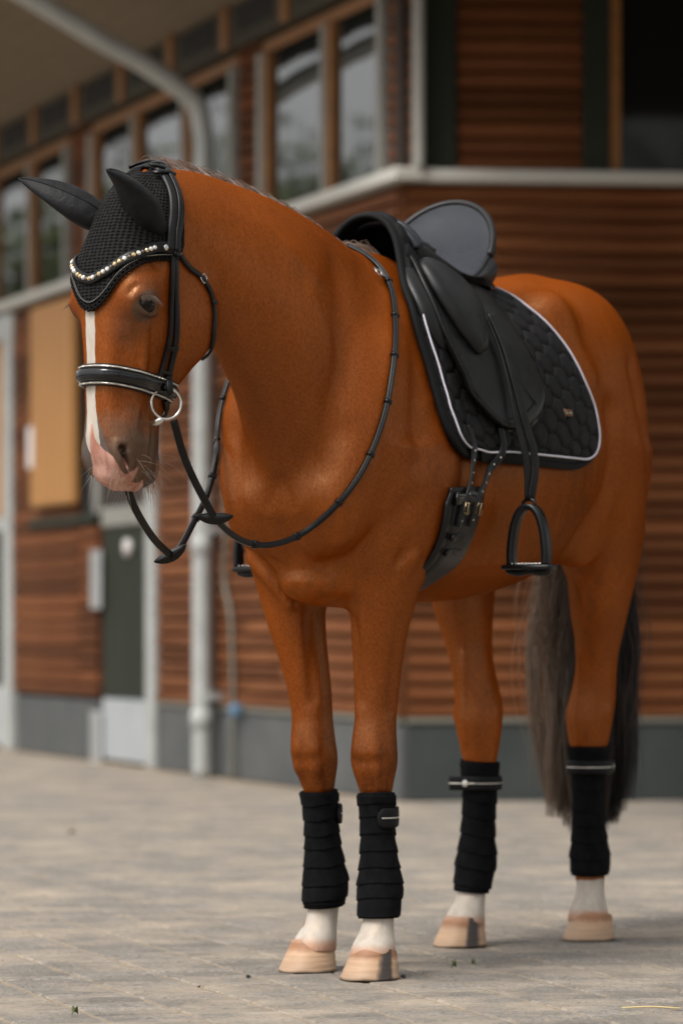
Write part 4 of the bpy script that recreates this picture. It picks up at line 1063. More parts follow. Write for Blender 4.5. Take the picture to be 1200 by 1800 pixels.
puff = puff * np.clip((be - .016) / .012, 0, 1)
top = PG + PN * (.0115 * puff + .004)[..., None]
mb = MB().grid(top, flip=True).grid(PG - PN * .006)
mb.build('quilted_cloth', M_PADF, pad)
def loop_of(A):
    return np.concatenate([A[:-1, 0], A[-1, :-1], A[1:, -1][::-1], A[0, 1:][::-1]])
lp = np.concatenate([loop_of(PG), loop_of(PN)], 1); q_ = resample(np.concatenate([lp, lp[:1]]), 420)[:-1]; nq = q_[:, 3:]; q_ = q_[:, :3]
qs, nqs = q_.copy(), nq.copy()
for _ in range(8): qs = .5 * qs + .25 * (np.roll(qs, 1, 0) + np.roll(qs, -1, 0))
def ring_band(C, N, w, th):
    T = np.roll(C, -1, 0) - np.roll(C, 1, 0); T /= np.linalg.norm(T, axis=1)[:, None] + 1e-9; Nn = N - T * (N * T).sum(1)[:, None]; Nn /= np.linalg.norm(Nn, axis=1)[:, None]; Bb = np.cross(T, Nn)
    n = 10; V = []; 
    for i in range(len(C)):
        for k in range(n):
            a = 2 * math.pi * k / n; V.append(C[i] + Bb[i] * math.cos(a) * w / 2 + Nn[i] * math.sin(a) * th / 2)
    Fs = [(i*n + k, i*n + (k+1) % n, ((i+1) % len(C))*n + (k+1) % n, ((i+1) % len(C))*n + k) for i in range(len(C)) for k in range(n)]
    return mesh('band', V, Fs)
put('binding', ring_band(qs, nqs, .020, .016), M_BIND, pad)
def inner(dv, ds, sl_v):
    R = []
    for v, s in sl_v:
        i = (v + 1) / 2 * (NV - 1); j = s * (NSx - 1); i0, j0 = min(int(i), NV - 2), min(int(j), NSx - 2); a, b = i - i0, j - j0
        f = lambda A: A[i0, j0] * (1 - a) * (1 - b) + A[i0 + 1, j0] * a * (1 - b) + A[i0, j0 + 1] * (1 - a) * b + A[i0 + 1, j0 + 1] * a * b
        n = f(PN); R.append(f(PG) + n * .0145)
    return smooth_rows(R, 3)
for sg in (1, -1):
    seg = [(sg * v, .034) for v in np.linspace(.20, .93, 90)] + [(sg * (.93 + .036 * math.sin(a)), .034 + .045 * (1 - math.cos(a))) for a in np.linspace(.1, 1.5, 10)]
    seg += [(sg * .967, s) for s in np.linspace(.09, .91, 90)] + [(sg * (.967 - .04 * (1 - math.cos(a))), .91 + .055 * math.sin(a)) for a in np.linspace(.1, 1.5, 12)] + [(sg * v, .966) for v in np.linspace(.92, .13, 100)]
    MB().tube(inner(0, 0, seg), .0026, 6).build('piping', M_PIPE, pad)
MB().strap(*(lambda R: (np.array([r[0] for r in R]), np.array([r[1] for r in R])))([ax(x, 95, .019) for x in np.linspace(-.16, -.36, 20)]), .040, .007).build('girth_strap_panel', M_BIND, pad, fixn=True)
bc_, bn_ = ax(-.552, 74.5, .026); bx_ = ax(-.60, 74.5, .026)[0] - bc_; bx_ /= np.linalg.norm(bx_); bn_ = bn_ - bx_ * (bn_ @ bx_); bn_ /= np.linalg.norm(bn_); by_ = np.cross(bn_, bx_)
badge = MB().box(bc_, bx_, by_, bn_, (-.021, .021), (-.0085, .0085), (-.002, .003), .0012).build('badge', M_BADGE, pad, fixn=True)
mk = MB()                                                            # worn lettering on the badge
for x0, w_, h_ in ((-.0145, .0012, .007), (-.0115, .0012, .004), (-.008, .003, .001), (-.003, .003, .001), (.002, .003, .001), (.0075, .0012, .006), (.0095, .004, .0012), (.0120, .0012, .006)):
    mk.box(bc_, bx_, by_, bn_, (x0 - w_ / 2, x0 + w_ / 2), (-h_ / 2, h_ / 2), (.0028, .0036))
put('badge_lettering', mesh('badge_lettering', mk.V, mk.F, False), M_SILVER, badge)

# ------------------------------------------------------------------ saddle
saddle = thing('saddle', 'black leather dressage saddle with deep seat on the quilted pad', 'saddle', HM)
def sp2(P, n):
    return spline([(a_, b_ * .0065) for a_, b_ in P], n) / (1, .0065)
def patch(name, outline, off, bulge, m, th=.008, rings=14, n=120, parent=None, side=1, pw=2.0, fn=None, edge=.93):
    """a leather piece laid on the flank: outline in (x, degrees)"""
    O = spline([(a_, b_ * .0065) for a_, b_ in list(outline[-2:]) + list(outline) + list(outline[:3])], 3 * n); i0 = int(np.argmin(np.hypot(O[:n, 0] - outline[0][0], O[:n, 1] - outline[0][1] * .0065))); i1 = n + int(np.argmin(np.hypot(O[n:, 0] - outline[0][0], O[n:, 1] - outline[0][1] * .0065))); O = resample(O[i0:i1 + 1], n + 1)[:-1] / (1, .0065)
    O = np.array([(O[i - 1] + 2 * O[i] + O[(i + 1) % n]) / 4 for i in range(n)])
    c = O.mean(0); top, bot, V, Fs = [], [], [], []
    for k in range(rings + 1):
        r = k / rings
        for i in range(n):
            x, d = c + (O[i] - c) * (1 - (1 - r) ** 1.3)
            (p, nn) = ax(x, d, 0); h = off + bulge * (1 - r ** pw) + (fn(x, d) if fn else 0)
            rnd = math.sqrt(max(0, 1 - max(0, (r - edge) / (1 - edge)) ** 2))
            top.append((p + nn * (h + th * rnd)) * (1, side, 1)); bot.append((p + nn * (h if r > .9 else h - .002)) * (1, side, 1))
    V = top + bot; M_ = len(top)
    for k in range(rings):
        for i in range(n):
            j = (i + 1) % n
            Fs += [(k*n + i, (k+1)*n + i, (k+1)*n + j, k*n + j), (M_ + k*n + j, M_ + (k+1)*n + j, M_ + (k+1)*n + i, M_ + k*n + i)]
    for i in range(n):
        j = (i + 1) % n; Fs.append((rings*n + i, M_ + rings*n + i, M_ + rings*n + j, rings*n + j))
    me = mesh(name, V, Fs); bm = bmesh.new(); bm.from_mesh(me); bmesh.ops.remove_doubles(bm, verts=bm.verts, dist=1e-5); bmesh.ops.recalc_face_normals(bm, faces=bm.faces); bm.to_mesh(me); bm.free()
    return put(name, me, m, parent or saddle)
FLAP = [(-.150, 9), (-.105, 19), (-.092, 31), (-.112, 48), (-.150, 66), (-.185, 76), (-.23, 82), (-.30, 83.5), (-.37, 80), (-.43, 72), (-.452, 63), (-.448, 52), (-.435, 39), (-.437, 30), (-.45, 18), (-.40, 10), (-.28, 7)]
KNEE = [(-.140, 13.5), (-.185, 11), (-.240, 13), (-.290, 18), (-.305, 24), (-.298, 30), (-.280, 36), (-.258, 42.5), (-.232, 47), (-.208, 47.5), (-.178, 42), (-.142, 31), (-.126, 20)]
PANF = [(-.135, 9), (-.095, 13), (-.062, 20), (-.050, 28), (-.068, 36), (-.105, 43), (-.138, 44), (-.160, 32), (-.160, 18)]
SWT = [(-.14, 40), (-.16, 62), (-.20, 78), (-.27, 84.5), (-.36, 84), (-.43, 76), (-.47, 62), (-.47, 46), (-.40, 36), (-.25, 34)]
for sg in (1, -1):
    patch('sweat_flap', SWT, .022, .0, M_LEATH, .004, side=sg)
    patch('front_panel', PANF, .016, .010, M_LEATH2, .020, side=sg, pw=2.0, edge=.55, rings=20)
    patch('flap', FLAP, .036, .006, M_LEATH, .006, side=sg)
    kb = patch('knee_block', KNEE, .0440, .012, M_LEATH2, .022, side=sg, pw=2.0, rings=26, edge=.62)
    R = []
    for x, d in sp2([(-.232, 15), (-.268, 21), (-.266, 28), (-.240, 36), (-.214, 44)], 26):
        p, n = ax(x, d, .12); r_ = None
        for o2 in (kb.data.vertices,): pass
        R.append((p * (1, sg, 1), n * (1, sg, 1)))
    kbv = BVHTree.FromPolygons([v.co for v in kb.data.vertices], [list(f.vertices) for f in kb.data.polygons])
    Q = []
    for p, n in R:
        h_ = kbv.ray_cast(Vector(p), Vector(-n))
        if h_[0] is not None: Q.append(np.array(h_[0]) + n * .0004)
    if len(Q) > 6: MB().tube(smooth_rows(Q, 2), .0013, 6).build('stitched_seam', M_BIND, kb)
    for q_off, nm in ((.0, 'flap_piping'), (.013, 'flap_piping')):
        R = []
        for x, d in sp2([(-.165, 4), (-.150, 8), (-.106, 19), (-.093, 31), (-.113, 48), (-.152, 66), (-.190, 76), (-.235, 82)], 60):
            p, n = ax(x - q_off, d, .043 + .003 * (q_off == 0)); R.append(p * (1, sg, 1))
        MB().tube(smooth_rows(R, 3), .0048, 8).build(nm, M_LEATH, saddle)
    R = []
    for x, d in sp2([(-.26, 36), (-.30, 50), (-.335, 60), (-.365, 68), (-.385, 72)], 30):
        p, n = ax(x, d, .045); R.append(p * (1, sg, 1))
    MB().tube(smooth_rows(R, 2), .0022, 6).build('flap_seam', M_BIND, saddle)
    R = []
    for x, d in sp2([(-.27, 79), (-.33, 76.5), (-.385, 71)], 20):
        p, n = ax(x, d, .046); R.append(p * (1, sg, 1))
    MB().tube(smooth_rows(R, 2), .0016, 6).build('flap_seam', M_BIND, saddle)
    for x_, d_, w_ in ((-.345, 66, .012), (-.365, 67.5, .008)):       # small stamped maker's mark
        p, n = ax(x_, d_, .0435)
        MB().tube([p * (1, sg, 1), (p + n * .0012) * (1, sg, 1)], w_ * .45, 3).build('stamped_mark', M_SILVER, saddle)
# seat, skirts and cantle in one upholstered body
def rim(a):
    a = math.radians(a); return np.array((-.600 + .105 * (1 - math.cos(a)), .142 * math.sin(a), 1.798 - .140 * (1 - math.cos(a))))
NSx2, NYs = 46, 41; SG = np.zeros((NSx2, NYs, 3))
for i in range(NSx2):
    s = i / (NSx2 - 1)
    for j in range(NYs):
        q = -1 + 2 * j / (NYs - 1); rp = rim(90 * q)
        # from the pommel (s = 0) back to the rim (s = 1)
        pw_ = .040 + .016 * abs(q); pm = np.array((-.205 - .020 * abs(q) ** 2, q * .052, 1.712 - .030 * q * q))
        x = pm[0] + (rp[0] - pm[0]) * s
        wy = pm[1] * (1 - s) + rp[1] * s; wy += q * .040 * math.sin(math.pi * min(1, s * 1.0)) * (1 - .3 * s)
        dip = .125 * math.sin(math.pi * s ** 1.15) ** 1.1
        z = pm[2] * (1 - s ** 1.6) + rp[2] * s ** 1.6 - dip * (1 - .55 * q * q) - .020 * q * q * math.sin(math.pi * s)
        SG[i, j] = (x, wy, z)
for _ in range(3):
    SG[1:-1, 1:-1] = .5 * SG[1:-1, 1:-1] + .125 * (SG[:-2, 1:-1] + SG[2:, 1:-1] + SG[1:-1, :-2] + SG[1:-1, 2:])
mb = MB().grid(SG, flip=False)
seat_o = mb.build('seat', M_SEAT, saddle)
for sg in (1, -1):                                                   # skirts from the seat edge to the flap
    K = np.zeros((NSx2, 8, 3)); ed = SG[:, -1] if sg > 0 else SG[:, 0]
    for i in range(NSx2):
        s = i / (NSx2 - 1); xx = float(np.interp(s, [0, .5, 1], [-.175, -.34, -.50])); p, n = ax(xx, float(np.interp(s, [0, .4, 1], [8.5, 16, 19])), .046); p = p * (1, sg, 1)
        for j in range(8):
            t = j / 7; K[i, j] = ed[i] * (1 - t) + p * t + np.array((0, sg * .020 * math.sin(math.pi * t), .006 * math.sin(math.pi * t)))
    MB().grid(K, flip=(sg < 0)).build('skirt', M_LEATH2, saddle, fixn=False)
    MB().tube(smooth_rows(ed, 2), .0045, 8).build('seat_welt', M_LEATH, saddle)
RA = np.linspace(-90, 90, 61); CB = np.zeros((61, 12, 3)); GB = np.zeros((61, 14, 3))
for i, a in enumerate(RA):
    r0 = rim(a); ar = math.radians(a); bk = np.array((-math.cos(ar) * .95 - .05, math.sin(ar) * .32, 0)); low = np.array((-.545 - .07 * math.cos(ar), .104 * math.sin(ar), 1.655 - .020 * abs(math.sin(ar))))
    for j in range(12):
        t = j / 11; c = r0 * (1 - t) + low * t; CB[i, j] = c + bk * (.030 * math.sin(math.pi * min(1, t * 1.0)) ** .6 + .012 * t) + np.array((0, 0, .012 * math.sin(math.pi * min(1, t * 2.2)) * (t < .45)))
    p, n = ax(-.57 - .085 * math.cos(ar), 15 * math.sin(ar), .016); lw = CB[i, -1]
    for j in range(14):
        t = j / 13; GB[i, j] = lw * (1 - t) + p * t + bk * (.030 * abs(math.sin(2 * math.pi * t)) ** .7 + .004)
MB().grid(CB).build('cantle', M_LEATH2, saddle)
MB().grid(GB).build('rear_panel', M_LEATH, saddle)
MB().tube([rim(a) + np.array((-.004 * math.cos(math.radians(a)), 0, .001)) for a in np.linspace(-90, 90, 60)], .0085, 12).build('cantle_welt', M_LEATH2, saddle)
for q_ in (0, 1):
    arcp = [(-.182 - .016 * q_, .085 * math.sin(a) * (1 + .25 * (1 - math.cos(a))), 1.716 + .006 * q_ - .075 * (1 - math.cos(a))) for a in np.linspace(-1.45, 1.45, 40)]
    MB().tube(arcp, .0115 if q_ == 0 else .010, 10).build('pommel_roll', M_SEAT, saddle)
for sg in (1, -1):
    p = np.array((-.225, sg * .083, 1.668)); n = np.array((.35, sg * .75, .5)); n /= np.linalg.norm(n); t_ = np.array((-.55, sg * .25, -.2)); t_ -= n * (t_ @ n); t_ /= np.linalg.norm(t_); b_ = np.cross(n, t_)
    MB().tube([p + t_ * .010 * math.cos(a) + b_ * .0055 * math.sin(a) for a in np.linspace(0, 6.283, 20, endpoint=False)], .0022, 8, closed=True).build('metal_stud', M_BRASS, saddle)
    st_ = [p + t_ * -.012 - n * .002, p - n * .001, p + t_ * .02 - n * .002, p + t_ * .05 - n * .004 + np.array((0, 0, -.004))]
    MB().strap(spline(st_, 14), np.tile(n, (14, 1)), [.018] * 4 + [.022] * 6 + [.014] * 4, .004).build('stud_strap', M_LEATH, saddle, fixn=True)
# stirrup leathers and stirrups
for sg, yo in ((1, 0.0), (-1, .020)):
    def lp(pts): return np.array([(p[0], sg * (p[1] + yo * p[3]), p[2]) for p in pts])
    A = [(*ax(-.300, 33, .060)[0], 0), (*ax(-.296, 45, .058)[0], 0), (*ax(-.285, 62, .058)[0], .2), (*ax(-.275, 80, .058)[0], .5), (-.276, .335, 1.150, 1), (-.279, .336, 1.075, 1)]
    A2 = [(*ax(-.306, 33, .066)[0], 0), (*ax(-.300, 47, .066)[0], 0), (*ax(-.291, 62, .066)[0], .2), (*ax(-.290, 80, .067)[0], .5), (-.292, .348, 1.150, 1), (-.281, .342, 1.075, 1)]
    for q_, path in ((0, A), (1, A2)):
        P = spline(lp(path), 40); MB().strap(P, np.tile(np.array((.45, sg * .9, 0)), (40, 1)), .021, .0042).build('stirrup_leather', M_LEATH, saddle, fixn=True)
    c0 = np.array((-.280, sg * (.338 + yo), 0)); iron = MB(); e = np.array((.08, 1.0, 0)); e /= np.linalg.norm(e); f_ = np.array((1.0, -.08, 0))
    pts = [(-.050, .926), (-.051, .950), (-.048, .985), (-.041, 1.020), (-.029, 1.048), (-.012, 1.064), (.012, 1.064), (.029, 1.048), (.041, 1.020), (.048, .985), (.051, .950), (.050, .926)]
    Pq = spline([c0 + e * a * sg + np.array((0, 0, z)) for a, z in pts], 60)
    Tn = np.gradient(Pq, axis=0); nn = np.cross(Tn, f_); iron.strap(Pq, nn, .030, .0145)
    irn = iron.build('stirrup', M_RUBBER, saddle, fixn=True)
    tr = MB().box(c0 + np.array((0, 0, .922)), e, f_, np.array((0, 0, 1.)), (-.062, .062), (-.021, .021), (-.007, .005), .003); tr.build('tread', M_RUBBER, irn, fixn=True)
    und = MB().tube(spline([c0 + e * a + np.array((0, 0, z)) for a, z in ((-.055, .914), (-.03, .909), (0, .913), (.03, .909), (.055, .914))], 20), .009, 8); und.build('tread_base', M_RUBBER, irn)
    th_ = MB()
    for k in range(11):
        a = -.046 + .0092 * k
        for b2 in (-.013, 0, .013): th_.tube([c0 + e * a + f_ * b2 + np.array((0, 0, .927)), c0 + e * a + f_ * b2 + np.array((0, 0, .931))], [.0025, .0012], 5)
    o = th_.build('tread_teeth', M_STEEL, irn); o['kind'] = 'stuff'
    MB().tube([c0 + np.array((0, 0, 1.066)) + e * .016 * math.cos(a) + np.array((0, 0, .010 * math.sin(a))) for a in np.linspace(0, 6.283, 20, endpoint=False)], .004, 8, closed=True).build('stirrup_eye', M_RUBBER, irn)
# girth
girth = thing('girth', 'black leather girth with gold buckles behind the front leg', 'girth', HM)
GPTH = [(-.094, 111), (-.096, 118), (-.092, 126), (-.086, 136), (-.080, 150), (-.075, 165), (-.075, 180)]
GP = sp2(GPTH + [(x, 360 - d) for x, d in GPTH[::-1][1:]], 90)
TRX = np.array([r[0] for r in TR])[::-1]; TRT = np.array([r[1:5] for r in TR])[::-1]
def trunk(x, deg, off):
    t_, b_, w_, zc = cubic(TRX, TRT, np.array([x]))[0]; a = math.radians(deg)
    def at_(d_):
        c, s__ = math.cos(d_), math.sin(d_); h = (t_ - zc) if c > 0 else (zc - b_); r = 1 / ((abs(s__) / w_) ** 2.2 + (abs(c) / h) ** 2.2) ** (1 / 2.2); return np.array((x, r * s__, zc + r * c))
    p, q = at_(a), at_(a + .02); t2 = q - p; n = np.array((0, t2[2], -t2[1])); n /= np.linalg.norm(n)
    if n @ np.array((0, math.sin(a), math.cos(a))) < 0: n = -n
    return p + n * off, n
R = []
for x, d in GP:
    t0, n0_ = trunk(x, d, 0); a0, n1_ = ax(x, d, 0); q0 = np.array((x, 0, 1.2)); rt, ra = np.linalg.norm(t0 - q0), np.linalg.norm(a0 - q0)
    lim = float(np.interp(abs(d - 180), [0, 30, 50, 70], [-.004, .004, .018, .05])); r_ = min(ra, rt + lim); dir_ = (a0 - q0) / ra; R.append((q0 + dir_ * (r_ + (.010 if abs(d - 180) > 38 else -.002)), n0_))
P = smooth_rows([r[0] for r in R], 12); N = smooth_rows([r[1] for r in R], 12)
gw = np.interp(np.abs(GP[:, 1] - 180), [0, 30, 45, 55, 61, 67], [.165, .165, .175, .190, .190, .150])
MB().strap(P, N, gw, .012).build('girth_body', M_LEATH, girth, fixn=True)
MB().strap(P, N, np.maximum(gw * .74, .05), .0165).build('girth_overlay', M_LEATH2, girth, fixn=True)
for sg in (1, -1):
    for (x0, d0), (x1, d1), bx in (((-.128, 82), (-.062, 115), -.050), ((-.245, 82), (-.135, 114), -.120)):
        R = [ax(x, d, .028 if d < 96 else .026) for x, d in sp2([(x0, d0), (x0, 95), ((x0 + x1) / 2, 105), (x1, d1), (bx, 120), (bx + .008, 127)], 40)]
        MB().strap(smooth_rows([r[0] * (1, sg, 1) for r in R], 3), smooth_rows([r[1] * (1, sg, 1) for r in R], 3), .021, .005).build('billet', M_LEATH, girth, fixn=True)
        hb = MB()
        for t in np.linspace(.30, .95, 7):
            i = int(t * 39); p, n = R[i]; p = (p + n * .0048) * (1, sg, 1); n = n * (1, sg, 1); hb.tube([p, p + n * .0012], .0026, 8)
        o = hb.build('punched_holes', M_SILVER, girth); o['kind'] = 'stuff'
        p, n = ax(bx - .004, 119.5, .034); t_ = ax(bx, 124, .034)[0] - p; p, n, t_ = p * (1, sg, 1), n * (1, sg, 1), t_ * (1, sg, 1); t_ /= np.linalg.norm(t_); b_ = np.cross(n, t_)
        bk_ = MB().tube([p + b_ * .015 + t_ * .014, p + b_ * .015 - t_ * .010, p - b_ * .015 - t_ * .010, p - b_ * .015 + t_ * .014], .0018, 8, closed=True).build('buckle', M_BRASS, girth)
        MB().tube([p - t_ * .012 + n * .002, p + t_ * .018 + n * .002], .0018, 6).build('buckle_tongue', M_BRASS, bk_)
    for d in (116.2,):
        R = [ax(x, d + 8 * (x + .08), .0225) for x in np.linspace(-.155, -.020, 20)]
        MB().strap([r[0] * (1, sg, 1) for r in R], [r[1] * (1, sg, 1) for r in R], .030, .006).build('patent_plate', M_PATENT, girth, fixn=True)
    for d in (131, 137):
        R = [ax(x, d, .0245) for x in np.linspace(-.105, -.025, 14)]
        MB().strap([r[0] * (1, sg, 1) for r in R], [r[1] * (1, sg, 1) for r in R], .016, .005).build('loop', M_LEATH2, girth, fixn=True)

# ------------------------------------------------------------------ bandages
def leg_center(x0, y0, z):
    return np.array((x0, y0, z))
LEGS = {'FL': dict(z0=.132, z1=.412, a=[(.13, .020, .104), (.25, .010, .098), (.41, .014, .092)], lab='black bandage on the front leg nearest the camera, with a silver-lined tab', turns=9, grow=.0115),
        'FR': dict(z0=.145, z1=.410, a=[(.13, -.095, -.092), (.25, -.092, -.094), (.41, -.078, -.102)], lab='black bandage on the front leg behind the nearest one', turns=8, grow=.0120),
        'RH': dict(z0=.130, z1=.452, a=[(.13, -.902, -.093), (.25, -.930, -.092), (.45, -.938, -.088)], lab='black bandage on the hind leg under the belly, its fastening strap sticking out', turns=8, grow=.0100),
        'LH': dict(z0=.160, z1=.485, a=[(.13, -1.212, .092), (.25, -1.232, .086), (.48, -1.240, .080)], lab='black bandage on the hind leg beside the tail', turns=8, grow=.0095)}
wr = np.random.default_rng(11)
for key, D in LEGS.items():
    root = thing('leg_bandage', D['lab'], 'bandage', HM, 'black bandages on the four legs')
    za = [p[0] for p in D['a']]; NZ, NA = 150, 56; V = []; Rad = np.zeros((NZ, NA)); Cs = []
    for i in range(NZ):
        z = D['z0'] + (D['z1'] - D['z0']) * i / (NZ - 1); c = np.array((np.interp(z, za, [p[1] for p in D['a']]), np.interp(z, za, [p[2] for p in D['a']]), z)); Cs.append(c)
        for j in range(NA):
            a = 2 * math.pi * j / NA; r = ray(c, (math.cos(a), math.sin(a), 0)); Rad[i, j] = np.linalg.norm(r[0] - c) if r else .04
    for _ in range(4):
        Rad = .5 * Rad + .25 * (np.roll(Rad, 1, 1) + np.roll(Rad, -1, 1)); Rad[1:-1] = .5 * Rad[1:-1] + .25 * (Rad[:-2] + Rad[2:])
    ph = wr.uniform(0, 6.28); jit = np.cumsum(wr.normal(1, .22, 14)); jit = jit / jit[D['turns']] * D['turns']
    for i in range(NZ):
        t = i / (NZ - 1); c = Cs[i]
        for j in range(NA):
            a = 2 * math.pi * j / NA
            slope = .20 * math.sin(a + ph)
            q = (1 - t) * D['turns'] + slope + .03 * math.sin(3 * a + 5 * t); q = float(np.interp(q, range(14), np.concatenate([[0], jit[:13]])))
            f_ = q - math.floor(q)
            step = .0030 * f_ - .0010 * math.exp(-(f_ / .05) ** 2)
            wrk = .0009 * math.sin(6 * a + 20 * t + ph) * math.sin(17 * t)
            r = Rad[i, j] + D['grow'] * (1 if 0.02 < t < .985 else .72) + step + wrk - .0012 * math.sin(t * math.pi)
            V.append(c + np.array((math.cos(a), math.sin(a), 0)) * r + np.array((0, 0, .004 * math.sin(a + ph) * (1 if t in (0, 1) else 0))))
    Fs = [(i*NA + j, i*NA + (j+1) % NA, (i+1)*NA + (j+1) % NA, (i+1)*NA + j) for i in range(NZ - 1) for j in range(NA)]
    n0 = len(V)
    for i in (0, NZ - 1):                                            # turned-in edges
        for j in range(NA):
            a = 2 * math.pi * j / NA; V.append(Cs[i] + np.array((math.cos(a), math.sin(a), 0)) * (Rad[i, j] + .0005) + np.array((0, 0, .003 if i == 0 else -.003)))
    for j in range(NA):
        k = (j + 1) % NA; Fs += [(n0 + j, n0 + k, k, j), ((NZ-1)*NA + j, (NZ-1)*NA + k, n0 + NA + k, n0 + NA + j)]
    put('wrap', mesh('wrap', V, Fs), M_WRAP, root)
    def onwrap(ang, z, off):
        a = math.radians(ang); i = int(round((z - D['z0']) / (D['z1'] - D['z0']) * (NZ - 1))); i = min(max(i, 0), NZ - 1); j = int(round(a / (2 * math.pi) * NA)) % NA
        d = np.array((math.cos(a), math.sin(a), 0)); return Cs[i] + d * (Rad[i, j] + D['grow'] + .0045 + off), d
    if key in ('FL', 'FR'):
        angs = np.linspace(28, 150, 30) if key == 'FL' else np.linspace(95, 190, 24); zz = .356
        R = [onwrap(a, zz + .004 * k / 30, .0005) for k, a in enumerate(angs)]
        w_ = np.interp(np.arange(len(angs)), [0, 1, 3, 5, 40], [.010, .026, .040, .044, .044])
        tab = MB().strap(smooth_rows([r[0] for r in R], 2), [r[1] for r in R], w_, .0045).build('fastening_tab', M_TAB, root, fixn=True)
        R = [onwrap(a, zz + .002, .0048) for a in angs[3:-3]]
        MB().strap(smooth_rows([r[0] for r in R], 2), [r[1] for r in R], .0030, .0012).build('silver_line', M_SILVER, tab, fixn=True)
    else:
        z_ = .398 if key == 'RH' else .430
        angs = np.linspace(-50, 165, 44)
        R = [onwrap(a, z_, .0015) for a in angs]; P = [r[0] for r in R]; N = [r[1] for r in R]
        cut = 10 if key == 'RH' else 34
        if key == 'RH':                                              # loose end of the strap standing away from the leg
            tg = P[cut] - P[cut + 2]; tg /= np.linalg.norm(tg); P = [P[cut] + tg * t + N[cut] * .004 * (t / .03) for t in np.linspace(.052, .004, 9)] + P[cut:]; N = [N[cut]] * 9 + N[cut:]
        else:
            tg = P[cut] - P[cut - 2]; tg /= np.linalg.norm(tg); P = P[:cut] + [P[cut] + tg * t for t in np.linspace(.004, .045, 9)]; N = N[:cut] + [N[cut]] * 9
        P, N = smooth_rows(P, 3), np.array(N)
        tab = MB().strap(P, N, .034, .005).build('fastening_strap', M_TAB, root, fixn=True)
        MB().strap(P + N * .005, N, .0030, .0012).build('silver_line', M_SILVER, tab, fixn=True)
        i = 7 if key == 'RH' else len(P) - 5; p, n = P[i] + N[i] * .005, N[i]
        MB().tube([p, p + n * .0018, p + n * .0022], [.0085, .0085, .006], 20).build('round_emblem', M_SILVER, tab)
# ------------------------------------------------------------------ the stable building
BCX = np.array((.2854, 17.84, 0.0)); DL = np.array((-.307, .952, 0)); NL = np.array((-.952, -.307, 0)); DF = np.array((.9945, .105, 0)); NF = np.array((.105, -.9945, 0)); UZ = np.array((0, 0, 1.0))
M_BOARD = mat('red_brown_cladding', (.078, .0240, .0078), .62, .08, var=(1.0, (.138, .053, .021)), bump=(26, .25, .004), stretch=(1.3, 1.3, 22), vary_random=.35)
M_BACK = mat('dark_backing', (.020, .012, .008), .9)
M_PLINTH = mat('dark_grey_plinth', (.060, .064, .066), .7, .3, var=(3, (.090, .092, .090)), bump=(40, .2, .004))
M_PLINTHF = mat('green_black_plinth', (.030, .036, .035), .7, .3, var=(3, (.045, .050, .048)), bump=(40, .2, .004))
M_SILL = mat('pale_sill', (.44, .425, .385), .6, .2, var=(4, (.42, .41, .38)), bump=(60, .15, .003))
M_STRIP = mat('weather_bar', (.14, .135, .11), .6, .3)
M_PALE = mat('pale_grey_paint', (.24, .235, .21), .55, .2, var=(5, (.20, .195, .175)))
M_GREEN = mat('dark_green_paint', (.014, .018, .012), .5, .15, var=(3, (.019, .023, .015)))
M_BROWNF = mat('varnished_frame', (.24, .105, .028), .45, .3, var=(8, (.18, .075, .02)), stretch=(1, 1, 4))
M_SHUT = mat('varnished_shutter', (.38, .19, .066), .45, .2, var=(5, (.33, .16, .054)), stretch=(4, 4, .6))
M_ZINC = mat('zinc_pipe', (.40, .415, .40), .5, .4, .15, var=(6, (.32, .33, .32)), bump=(30, .1, .003))
M_KICK = mat('metal_kick_plate', (.46, .49, .51), .45, .5, .4, var=(4, (.40, .43, .45)))
M_SOFF = mat('soffit_planks', (.22, .180, .132), .8, .1, var=(3, (.18, .148, .110)), stretch=(1, 6, 1))
M_BEAM = mat('dark_beam', (.045, .040, .028), .7, .2)
M_BLACK = mat('dark_interior_and_shade', (.006, .006, .006), .9)
M_HINGE = mat('galvanised_hinge', (.42, .43, .43), .45, .5, .6)
M_BLUE = mat('blue_plastic', (.09, .16, .25), .5, .4)
M_WHITE = mat('white_plastic', (.62, .58, .57), .5, .4)
def glass_material():
    m = bpy.data.materials.new('window_glass'); m.use_nodes = True; nt = m.node_tree; b = nt.nodes['Principled BSDF']
    b.inputs['Base Color'].default_value = (.012, .014, .013, 1); b.inputs['Roughness'].default_value = .03; b.inputs['IOR'].default_value = 2.2
    nz = nd(nt, 'ShaderNodeTexNoise', Scale=1.5); bp = nd(nt, 'ShaderNodeBump', Strength=.06, Distance=.02); nt.links.new(nz.outputs[0], bp.inputs['Height']); nt.links.new(bp.outputs[0], b.inputs['Normal'])
    return m
M_GLASS = glass_material(); M_GLASSD = mat('dark_glass', (.006, .006, .005), .05, .25)
bld = thing('stable_building', 'red-brown timber-clad stable building with pale window sills behind the horse', 'building', Matrix.Translation(Vector(BCX)))
ZERO = np.zeros(3)
def wbox(name, m, dr, nr, a, out, z, parent, bev=0.0, org=ZERO):
    return MB().box(org, dr, nr, UZ, a, out, z, bev).build(name, m, parent, smooth_shade=False, fixn=True)
brd = np.random.default_rng(5)
